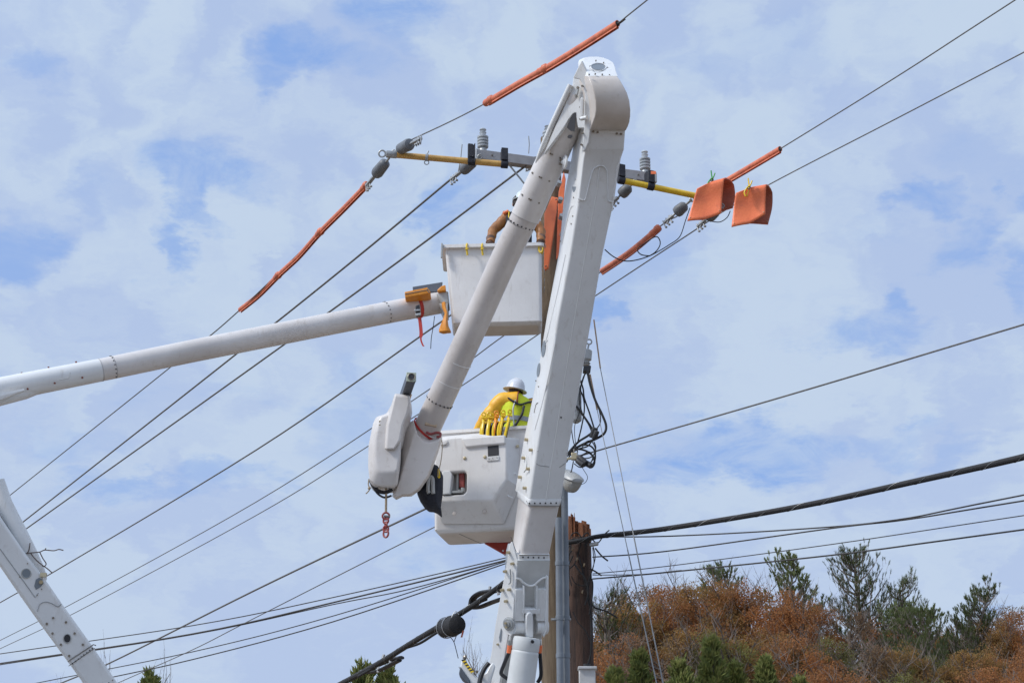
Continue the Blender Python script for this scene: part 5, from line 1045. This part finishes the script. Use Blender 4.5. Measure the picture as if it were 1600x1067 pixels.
# ------------------------------------------------------------------ people
def person(base, yaw, lab, arms, mats, head_tilt=(0, 0), lean=(0, 0), hz=0.):
    """base: between the feet; arms: [left, right] lists of elbow, wrist, fingertip-direction in local coords (x right, y forward)"""
    t = thing('person', lab, 'person', base); rot = Matrix.Rotation(yaw, 3, 'Z'); lx, ly = lean
    def T(p):
        p = Vector(p); k = max(0, p.z-.9)/.6; p = Vector((p.x+lx*k, p.y+ly*k, p.z)); return Vector(base)+rot@p
    hd = Vector((head_tilt[0], head_tilt[1], 0))
    V = []; E = []; RD = []
    def vtx(p, r): V.append(T(p)); RD.append(r); return len(V)-1
    def chain(s, L):
        for p, r in L: i = vtx(p, r); E.append((s, i)); s = i
        return s
    pel = vtx((0,0,.95), (.135,.11)); chest = chain(pel, [((0,0,1.1),(.13,.105)), ((0,.01,1.28),(.15,.115))])
    nk = chain(chest, [((0,0,1.42),(.09,.08)), ((hd.x*.2,hd.y*.2,1.5+hz*.4),(.055,.055))])
    h1 = chain(nk, [((hd.x*.6,hd.y*.6+.015,1.585+hz),(.072,.085))]); chain(h1, [((hd.x,hd.y+.01,1.65+hz),(.075,.092)), ((hd.x*1.1,hd.y,1.70+hz),(.058,.068))])
    chain(h1, [((hd.x*.6,hd.y*.6+.115,1.59+hz),(.013,.013))])
    for s in (-1, 1):
        k = chain(pel, [((s*.1,0,.86),(.09,.09)), ((s*.12,.04,.5),(.065,.065)), ((s*.12,0,.10),(.045,.045))]); chain(k, [((s*.13,.16,.05),(.04,.035))])
    out = []
    for s, (el_, wr_, fd) in zip((-1, 1), arms):
        el_, wr_, fd = Vector(el_), Vector(wr_), Vector(fd).normalized()
        e = chain(chest, [((s*.17,0,1.40),(.065,.065)), (el_,(.05,.05)), (wr_,(.032,.032))])
        side = fd.cross(Vector((0,0,1))); side = side.normalized() if side.length > .1 else Vector((1,0,0)); dn = side.cross(fd).normalized()
        if dn.z > 0: dn = -dn
        palm = chain(e, [(wr_+fd*.06,(.040,.022))]); pc = wr_+fd*.06
        for k, (off_, ln) in enumerate(((-.034,.062),(-.011,.075),(.012,.070),(.034,.055))):
            chain(palm, [(pc+fd*.035+side*off_,(.011,.011)), (pc+fd*(.035+ln*.55)+side*off_+dn*.012,(.009,.009)), (pc+fd*(.035+ln*.85)+side*off_+dn*.035,(.008,.008))])
        chain(e, [(wr_+fd*.03-side*s*.04,(.013,.013)), (wr_+fd*.065-side*s*.062+dn*.015,(.010,.010)), (wr_+fd*.095-side*s*.06+dn*.03,(.009,.009))])
        out.append((T((s*.17,0,1.40)), T(el_), T(wr_), T(wr_+fd*.1)))
    me = bpy.data.meshes.new('body'); me.from_pydata([v-Vector(base) for v in V], E, []); o = bpy.data.objects.new('body', me); C.objects.link(o); o.parent = t; WORLD[o.name] = Vector(base)
    me.materials.append(mats['skin']); sk = o.modifiers.new('skin', 'SKIN'); sk.use_smooth_shade = True
    for i, r in enumerate(RD): me.skin_vertices[0].data[i].radius = r; me.skin_vertices[0].data[i].use_root = (i == pel)
    sb = o.modifiers.new('sub', 'SUBSURF'); sb.levels = 1; sb.render_levels = 2
    # face
    for s in (-1, 1): obj('eye', MB().ball(T((hd.x*.7+s*.032, hd.y*.7+.092, 1.625+hz)), .012, 8), 'eye', t)
    
    for s in (-1, 1): obj('ear', MB().ball(T((hd.x*.7+s*.083, hd.y*.7+.0, 1.60+hz)), .03, 8, (.35,.7,1)), 'skin', t)
    obj('mouth', MB().tube([T((hd.x*.6-.025, hd.y*.6+.095, 1.555+hz)), T((hd.x*.6, hd.y*.6+.103, 1.553+hz)), T((hd.x*.6+.025, hd.y*.6+.095, 1.555+hz))], .006, 6), 'trim', t)
    def ell(z, rx, ry, cx=0, cy=0, n=24, fold=.02): return [T((cx+rx*math.cos(a)*(1+fold*math.sin(5*a+z*9)), cy+ry*math.sin(a)*(1+fold*math.sin(7*a+z*13)), z)) for a in [2*math.pi*j/n for j in range(n)]]
    obj('hair', MB().loft([ell(1.57+hz,.078,.088,hd.x*.7,hd.y*.7-.015), ell(1.62+hz,.090,.102,hd.x*.9,hd.y*.9-.005), ell(1.67+hz,.088,.098,hd.x,hd.y), ell(1.72+hz,.05,.06,hd.x,hd.y)]), 'hair', t)
    m_ = MB(); m_.loft([ell(.86,.165,.125), ell(1.0,.17,.13), ell(1.15,.175,.135), ell(1.3,.195,.145), ell(1.38,.205,.14), ell(1.44,.165,.115), ell(1.48,.095,.085), ell(1.50,.075,.075)]); vest = obj('torso_clothing', m_, mats['torso'], t, sharp=80)
    for s in (-1, 1):
        m_ = MB(); m_.tube([T((s*.09,0,.92)), T((s*.105,.01,.75)), T((s*.12,.045,.5)), T((s*.122,.02,.3)), T((s*.12,0,.10))], [.115,.10,.082,.072,.068], 14); obj('trouser_leg', m_, 'trouser', t)
        m_ = MB(); m_.tube([T((s*.12,-.05,.05)), T((s*.122,.05,.06)), T((s*.125,.18,.045))], [.05,.058,.045], 12); m_.tube([T((s*.12,0,.05)), T((s*.12,0,.2))], .058, 12); obj('boot', m_, 'boot', t)
    return t, T, out, vest, ell
def hard_hat(par, c_, upv, fwd, m, full=True, s=1.):
    upv = Vector(upv).normalized(); fwd = Vector(fwd); fwd = (fwd-upv*fwd.dot(upv)).normalized(); sd_ = fwd.cross(upv); n = 28
    def rg(h, rx, ry, dr=0): return [c_+upv*(h+dr*math.cos(2*a))+(sd_*rx*math.sin(a)+fwd*ry*math.cos(a))*s for a in [2*math.pi*j/n for j in range(n)]]
    k = MB(); k.loft([rg(-.008,.145,.165), rg(-.012,.162,.182), rg(-.006,.163,.184), rg(.004,.128,.146), rg(.03,.122,.140), rg(.07,.114,.130), rg(.105,.093,.108), rg(.13,.062,.074), rg(.143,.03,.035), rg(.146,.001,.001)]); o = obj('hard_hat', k, m, par, sharp=50)
    rr = MB()
    for x in (-.035, 0, .035): rr.tube([c_+upv*(.146*math.sqrt(max(0,1-(q/.135)**2-(x/.13)**2))+.002)*1.0+fwd*q*s+sd_*x*s for q in [-.10,-.07,-.03,0,.03,.07,.10]], .006, 6)
    obj('shell_ridge', rr, m, o)
def sleeve(par, sh, el_, wr_, mt_, trim, r0=.10, back=None):
    k = MB(); P = smooth_path([back or sh+(sh-el_)*.12, sh, (sh+el_)/2, el_, (el_+wr_)/2, wr_], 5); n = len(P); k.tube(P, [r0*(1.0-.38*i/(n-1))*(1+.04*math.sin(i*1.7)) for i in range(n)], 18); o = obj('rubber_sleeve', k, mt_, par, sharp=80)
    a = (P[1]-P[0]).normalized(); obj('sleeve_trim', MB().torus(P[0], a, r0*1.01, .008, 20, 6), trim, o); a = (P[-1]-P[-2]).normalized(); obj('sleeve_trim', MB().torus(P[-1], a, r0*.63, .008, 16, 6), trim, o)
    return o
def gloves(par, wr_, tip_, m):
    d = (tip_-wr_).normalized(); s = d.cross(Vector((0,0,1))); s = s.normalized() if s.length > .1 else Vector((1,0,0)); v = s.cross(d)
    k = MB(); k.tube([wr_-d*.10, wr_-d*.02, wr_+d*.03], [.062,.05,.045], 14); k.tube([wr_+d*.01, wr_+d*.06, wr_+d*.10], [.046,.052,.040], 12, flat=.6)
    for j, ln in enumerate((.065,.08,.075,.058)):
        b_ = wr_+d*.09+s*(-.036+.024*j); k.tube(smooth_path([b_, b_+d*ln*.5-Vector((0,0,.01)), b_+d*ln*.8-Vector((0,0,.035))], 3), [.016,.0155,.015,.0145,.014,.014,.013], 8)
    k.tube(smooth_path([wr_+d*.03+s*.045, wr_+d*.07+s*.07-Vector((0,0,.01)), wr_+d*.10+s*.07-Vector((0,0,.03))], 3), .017, 8); obj('work_glove', k, m, par, sharp=60)
skinm = dict(skin=M['skin'], torso='hivis')
# lower worker
hp = PX(803, 603, 19.62); base = Vector((hp.x-.0, 19.62, hp.z-1.60)); yaw = R(12)
t, T, out, vest, ell = person(base, yaw, 'worker in hi-vis vest and yellow rubber sleeves, back turned, in the lower bucket', [((-.33,.10,1.20),(-.42,.26,1.02),(-.3,.9,-.3)), ((.27,.12,1.18),(.22,.34,1.10),(-.2,.9,-.1))], skinm, (.0,.03), (.03,.02), -.055)
hard_hat(t, PX(804.8, 609, 19.65), (.24,-.05,1), (-.6,.8,.1), 'helmet', s=.88)
def vband(z, dz, m, n='reflective_band', e=.006):
    o = obj(n, MB().loft([ell(z-dz,.178+e,.138+e), ell(z+dz,.180+e,.140+e)]), m, vest); return o
vband(1.16, .028, 'refl'); vband(1.02, .028, 'refl')
obj('harness_strap', MB().tube(smooth_path([T((.19,-.07,1.40)), T((.12,-.145,1.36)), T((.02,-.165,1.32)), T((-.06,-.15,1.36)), T((-.14,-.10,1.43))]), .013, 6), 'hose', vest)
obj('harness_strap', MB().tube(smooth_path([T((.07,-.17,1.30)), T((.05,-.175,1.20)), T((.02,-.165,1.14)), T((-.02,-.165,1.06)), T((-.06,-.16,1.02))]), .026, 6, flat=.6), 'hose', vest)
obj('vest_seam', MB().tube(smooth_path([T((-.03,-.15,1.38)), T((-.06,-.165,1.26)), T((-.05,-.17,1.12)), T((-.03,-.16,1.0))]), .010, 6), 'refl', vest)
(ls, le_, lw, lt), (rs_, re2, rw, rtp) = out
sleeve(t, ls, le_, lw, 'sleevey', 'trim', .112, back=T((.02,-.06,1.40))); sleeve(t, rs_, re2, rw, 'sleevey', 'trim', .09)
gloves(t, lw, lt, 'glove'); gloves(t, rw, rtp, 'glove')
# upper worker
hp = PX(812, 312, 20.80); base = Vector((hp.x-.01, 20.80, hp.z-1.66))
t, T, out, vest, ell = person(base, R(-6), 'worker with tan rubber sleeves half hidden behind the boom in the upper bucket', [((-.34,-.05,1.20),(-.36,-.20,.96),(.0,-.4,-.75)), ((.29,-.02,1.18),(.30,-.12,.98),(.0,-.4,-.75))], dict(skin=M['skin'], torso='navy'), (.0,.02), (0,0))
hard_hat(t, PX(817, 314, 20.80), (.05,-.02,1), (.1,1,.1), 'helmetw', s=.86)
(ls, le_, lw, lt), (rs_, re2, rw, rtp) = out
sleeve(t, ls, le_, lw, 'sleeveb', 'sleeveb', .085); sleeve(t, rs_, re2, rw, 'sleeveb', 'sleeveb', .085)
gloves(t, lw, lt, 'glove'); gloves(t, rw, rtp, 'glove')
for s in (-1, 1): obj('harness_strap', MB().tube(smooth_path([T((s*.12,-.15,1.05)), T((s*.12,-.16,1.25)), T((s*.12,-.12,1.42)), T((s*.12,.02,1.47))]), .016, 6, flat=.6), 'plastic', vest)
obj('collar_patch', MB().tube([T((-.20,-.08,1.43)), T((-.13,-.10,1.455))], .022, 8), 'orange', vest)

# ------------------------------------------------------------------ trees
def leaf_cluster(mb, rnd, c_, r, n, sz, sq=(1,1,1), upb=0.):
    for _ in range(n):
        d = Vector((rnd.gauss(0,1), rnd.gauss(0,1), rnd.gauss(0,1))).normalized()*r*rnd.random()**.4
        p = c_+Vector((d.x*sq[0], d.y*sq[1], d.z*sq[2])); a = Vector((rnd.gauss(0,1), rnd.gauss(0,1), rnd.gauss(0,1)+upb)).normalized(); b_ = a.orthogonal().normalized(); b_ = Quaternion(a, rnd.uniform(0,6.28))@b_
        s = sz*rnd.uniform(.6,1.35); k = len(mb.v); mb.v += [p-a*s, p+b_*s*.55, p+a*s, p-b_*s*.55]; mb.f.append((k,k+1,k+2,k+3))
def simple(name, mb, m, parent, smooth=False):
    me = bpy.data.meshes.new(name); me.from_pydata(mb.v, [], mb.f); me.update(); me.materials.append(M[m]); o = bpy.data.objects.new(name, me); C.objects.link(o); o.parent = parent; WORLD[o.name] = Vector((0,0,0))
    if smooth: me.polygons.foreach_set('use_smooth', [True]*len(me.polygons))
    return o
protos_m = {}
def broadleaf(seed, m, dens=1., H=9., spread=2.3, name='autumn_tree', sz=.043, bark='barkg'):
    rnd = random.Random(seed); t = thing(name, None, None, (0,0,0)); tr = MB(); cr = MB(); tips = []
    tr.tube([Vector((0,0,-.5)), Vector((.05,0,2)), Vector((.1,.05,4.5)), Vector((0,.1,H-1.2))], [.2,.16,.11,.04], 7)
    for i in range(34):
        z = rnd.uniform(2.2, H-1.5); a = rnd.uniform(0,6.28); L = spread*(1.05-abs(z/H-.55)*.9)*rnd.uniform(.6,1.1); e = Vector((math.cos(a)*L, math.sin(a)*L, z+L*rnd.uniform(.5,1.1))); m0 = Vector((e.x*.45, e.y*.45, z+(e.z-z)*.35))
        tr.tube([Vector((0,0,z)), m0, e], [.055,.035,.012], 5); tips.append(e); tips.append(m0.lerp(e, .6))
        for _ in range(5):
            s = m0.lerp(e, rnd.uniform(.2,1)); e2 = s+Vector((rnd.uniform(-.7,.7), rnd.uniform(-.7,.7), rnd.uniform(.3,1.1))); tr.tube([s, s.lerp(e2,.5)+Vector((rnd.uniform(-.06,.06),0,0)), e2], [.014,.010,.005], 3); tips.append(e2)
            for _ in range(2):
                q = s.lerp(e2, rnd.uniform(.4,.95)); tr.tube([q, q+Vector((rnd.uniform(-.28,.28), rnd.uniform(-.28,.28), rnd.uniform(.15,.5)))], [.006,.003], 3)
    for e in tips:
        if rnd.random() < .80*dens:
            rr_ = math.hypot(e.x, e.y)/spread
            if e.z > H*(1.0-.30*rr_*rr_): continue
            leaf_cluster(cr, rnd, e, rnd.uniform(.30,.62), int(rnd.uniform(150,300)*dens), sz)
    simple('trunk', tr, bark, t); simple('crown', cr, m, t); return t
def pine(seed, H=10., lean=0., wide=1.):
    rnd = random.Random(seed); t = thing('pine_tree', None, None, (0,0,0)); tr = MB(); cr = MB()
    top = Vector((lean*1.4, 0, H)); c0 = [Vector((0,0,-.5)), Vector((lean*.25,0,H*.45)), Vector((lean*.8,0,H*.75)), top]; tr.tube(smooth_path(c0,4), [.2-.18*i/12 for i in range(13)], 7)
    sp = smooth_path(c0, 10)
    for i in range(62):
        q = rnd.uniform(.28, .97); b = sp[int(q*(len(sp)-1))]; a = rnd.uniform(0,6.28); L = wide*(2.1*(1-q)**.55+.25)*rnd.uniform(.55,1.1); rise = L*rnd.uniform(.55,1.25)
        e = b+Vector((math.cos(a)*L, math.sin(a)*L, rise)); m0 = b+Vector((math.cos(a)*L*.55, math.sin(a)*L*.55, rise*.35)); tr.tube([b, m0, e], [.045,.03,.010], 5)
        path = smooth_path([b, m0, e], 5)
        for j in range(3, len(path)):
            for _ in range(3 if q < .7 else 2):
                s = path[j]+Vector((rnd.uniform(-.18,.18), rnd.uniform(-.18,.18), rnd.uniform(-.05,.15))); d = Vector((rnd.uniform(-.35,.35)+math.cos(a)*.25, rnd.uniform(-.35,.35)+math.sin(a)*.25, 1)).normalized(); ln = rnd.uniform(.28,.5)
                tr.tube([s, s+d*ln], [.008,.005], 3)
                for _ in range(26):
                    p = s+d*ln*rnd.uniform(.55,1.0); v = (d*1.3+Vector((rnd.gauss(0,.5), rnd.gauss(0,.5), rnd.gauss(0,.2)))).normalized(); l2 = rnd.uniform(.08,.15); sd_ = v.orthogonal().normalized()*.012; k = len(cr.v); cr.v += [p-sd_, p+sd_, p+v*l2+sd_*.5, p+v*l2-sd_*.5]; cr.f.append((k,k+1,k+2,k+3))
    simple('trunk', tr, 'bark', t); simple('crown', cr, 'pine', t); return t
def cedar(seed, H=7., Rb=1.3, nb=330):
    rnd = random.Random(seed); t = thing('cedar_tree', None, None, (0,0,0)); tr = MB(); cr = MB(); tr.tube([Vector((0,0,-.5)), Vector((0,0,H*.6)), Vector((0,0,H))], [.13,.07,.012], 6)
    for i in range(nb):
        q = rnd.random()**.75; z = .4+q*(H-.5); a = rnd.uniform(0,6.28); L = Rb*(1-q)**.8*rnd.uniform(.55,1.1)+.05; b = Vector((0,0,z)); e = Vector((math.cos(a)*L, math.sin(a)*L, z+L*rnd.uniform(.5,1.0)+.12)); tr.tube([b, e], [.012,.005], 3)
        for j in range(8):
            p0 = b.lerp(e, .25+.75*j/7)
            for _ in range(7):
                v = ((e-b).normalized()*.8+Vector((rnd.gauss(0,.5), rnd.gauss(0,.5), rnd.gauss(.45,.4)))).normalized(); l2 = rnd.uniform(.09,.20); p = p0+Vector((rnd.gauss(0,.035), rnd.gauss(0,.035), rnd.gauss(0,.035))); sd_ = v.orthogonal().normalized()*.022; k = len(cr.v); cr.v += [p-sd_*.6, p+v*l2*.5-sd_, p+v*l2, p+v*l2*.5+sd_]; cr.f.append((k,k+1,k+2,k+3))
    for _ in range(60):
        z = H*rnd.uniform(.9,1.02); p = Vector((rnd.gauss(0,.03), rnd.gauss(0,.03), z)); v = Vector((rnd.gauss(0,.4), rnd.gauss(0,.4), 1)).normalized()*.14; k = len(cr.v); sd_ = Vector((.02,0,0)); cr.v += [p-sd_, p+v*.5+sd_, p+v, p-sd_*.5]; cr.f.append((k,k+1,k+2,k+3))
    simple('trunk', tr, 'bark', t); simple('crown', cr, 'cedar', t); return t
protos = {}
protos['a'] = [broadleaf(3, 'rust'), broadleaf(8, 'ginger'), broadleaf(21, 'rust', .9, 9, 2.6), broadleaf(5, 'dull', .8), broadleaf(61, 'olive', 1., 9, 2.3)]
protos['d'] = [broadleaf(31, 'dull', .8, 9, 2.2), broadleaf(17, 'rust', .7, 9, 2.2)]
protos['b'] = [broadleaf(44, 'dull', .05, 9, 2.0, 'bare_tree')]
protos['p'] = [pine(2), pine(9, lean=.3, wide=1.15), pine(14, lean=1.6, wide=.8)]
protos['c'] = [cedar(1, 7, 1.0), cedar(6, 7, 1.25), cedar(19, 7, 1.9, 130)]
PH = {'a': 9.0, 'd': 9.0, 'b': 9.3, 'p': 10.3, 'c': 7.0}
used = set(); rnd = random.Random(77)
def place(kind, idx, px, py, Y, lab, grp, rot=None, wid=1.):
    pr = protos[kind][idx]; top = PX(px, py, Y); gz = ground_z(top.x, Y); s = (top.z-gz)/PH[kind]
    o = pr if (kind, idx) not in used else copy_tree(pr); used.add((kind, idx))
    o.location = (top.x, Y, gz); o.rotation_euler = (0, 0, rnd.uniform(0,6.28) if rot is None else rot); o.scale = (s*wid, s*wid, s)
    cat = {'a':'autumn tree','d':'autumn tree','b':'bare tree','p':'pine tree','c':'cedar tree'}[kind]
    tag(o, lab, cat, grp)
GA = 'rust-leaved trees on the hill'; hid = 'rust-leaved tree in the dense back rows of the hill, merging with its neighbours'
for a in (('a',1,985,930,60,'rust-leaved tree nearest the old pole on the hill'),('d',0,1010,912,63,'sparse twiggy tree with few leaves left of the rust-coloured crown'),
          ('a',0,1050,915,61,'rust-leaved tree behind the two guy wires'),('d',1,1085,898,65,'half-bare reddish tree rising behind the guy wires'),
          ('a',1,1105,902,62,'ginger-leaved tree with its top just left of the second pine'),('a',2,1160,905,62,'broad rust-leaved tree at the middle top of the left hill half'),
          ('a',0,1205,918,61,'rust-leaved tree under the slim middle pine'),('a',2,1250,935,60,'deep rust tree between the middle pine and the widest pine'),
          ('a',3,1325,950,59,'dull brown tree in front of the widest pine'),('a',0,1390,965,60,'rust-leaved tree right below the widest pine'),
          ('d',0,1440,985,62,'sparse brown tree beneath the leaning pine'),('a',1,1485,978,61,'ginger-leaved tree just right of the leaning pine'),
          ('d',1,1520,955,63,'half-bare reddish tree before the right edge'),('a',1,1545,968,60,'ginger-leaved tree second from the right edge'),
          ('a',0,1600,955,60,'rust-leaved tree cut by the right edge'),('d',0,1580,945,66,'thin twiggy tree standing tallest at the right edge')):
    place(*a, GA)
LOW = ['low rust-leaved crown just right of the old pole base','low crown behind the guy wires, above the second cedar','low crown between the guy wires and the tallest cedar','rust-leaved crown over the broad cedar','low crown above the right end of the cedar row','low crown right of the last big cedar',
 'low dull crown left below the widest pine','low crown straight under the widest pine','low crown under the gap right of the widest pine','low crown under the leaning pine','low ginger crown second from the right edge, mid slope','low crown in the bottom right corner area',None,None,None,None,None,None,'rust-leaved crown passing out of the right edge','bottommost crown between the first two cedars','bottommost crown between the tallest and the end cedar','bottommost dull crown at the bottom edge under the widest pine','bottommost crown at the bottom edge left of the leaning pine','bottommost crown at the bottom edge right of the leaning pine','bottommost crown in the very corner at right']
for k_, (px, py, Y) in enumerate(((960,990,55),(1030,985,54),(1090,975,55),(1140,980,54),(1190,985,55),(1240,990,54),(1290,995,55),(1340,1000,54),(1400,1005,55),(1460,1015,55),(1520,1010,54),(1580,1005,55),(1000,960,70),(1120,950,70),(1230,960,70),(1350,975,70),(1450,990,70),(1560,985,70),(1640,965,62),(1010,1030,50),(1120,1035,50),(1300,1035,49),(1420,1040,49),(1540,1035,50),(1620,1020,52))):
    place('a', {3:4,6:4,9:4,10:1,20:4,22:4,14:4,16:1}.get(k_, (0,3,1,2,1,0)[k_ % 6]), px, py, Y, LOW[k_] or hid, GA, wid=1.1)
GP = 'pines above the rust-coloured trees'
for a in (('p',0,945,925,58,'pine squeezed against the old dark pole'),('p',0,1125,888,66,'small pine top poking out left of the middle pine'),('p',0,1235,876,64,'slim pine second from the left summit'),
          ('p',1,1345,866,62,'widest pine with spreading ragged top, tallest on the hill'),('p',0,1405,905,62,'pine close behind the right shoulder of the widest pine'),
          ('p',2,1478,908,60,'leaning pine whose top bends to the right'),('p',1,1430,955,57,'low bushy pine below the leaning pine'),('p',0,1500,985,58,'low pine among ginger trees at right'),('p',1,1400,955,59,'dark pine in the hollow under the widest pine')):
    place(*a, GP, rot=0 if a[1] == 2 else None)
GC = 'cedars along the foot of the hill'
for a in (('c',0,1000,1024,44,'narrow cedar with a yellow-green tip behind the guy wires'),('c',1,1062,1036,43,'cedar in the gap right of the guy wires'),('c',0,1112,1004,44,'tallest cedar below the hill'),('c',1,1147,1040,45,'broad cedar right of the tallest cedar'),
          ('c',0,1195,1032,44,'cedar at the right end of the cedar row'),('c',0,960,1052,42,'short cedar beside the white box'),('c',1,1250,1062,44,'low cedar top last at right, barely over the frame edge'),
          ('c',2,569,1040,46,'cedar tip left under the cable bracket'),('c',2,606,1050,46,'cedar tip right under the cable bracket'),('c',2,235,1056,48,'lone cedar tip near the left lift')):
    place(*a, GC, wid=1.05 if a[2] > 700 else .9)
GB = 'bare treetops behind the lifts'
for a in (('b',0,120,1028,60,'bare treetop left behind the left lift arm'),('b',0,772,1002,60,'bare reddish treetop behind the striped boom rest'),('b',0,215,1038,58,'bare twiggy treetop right of the left lift arm')):
    place(*a, GB, wid=.6)
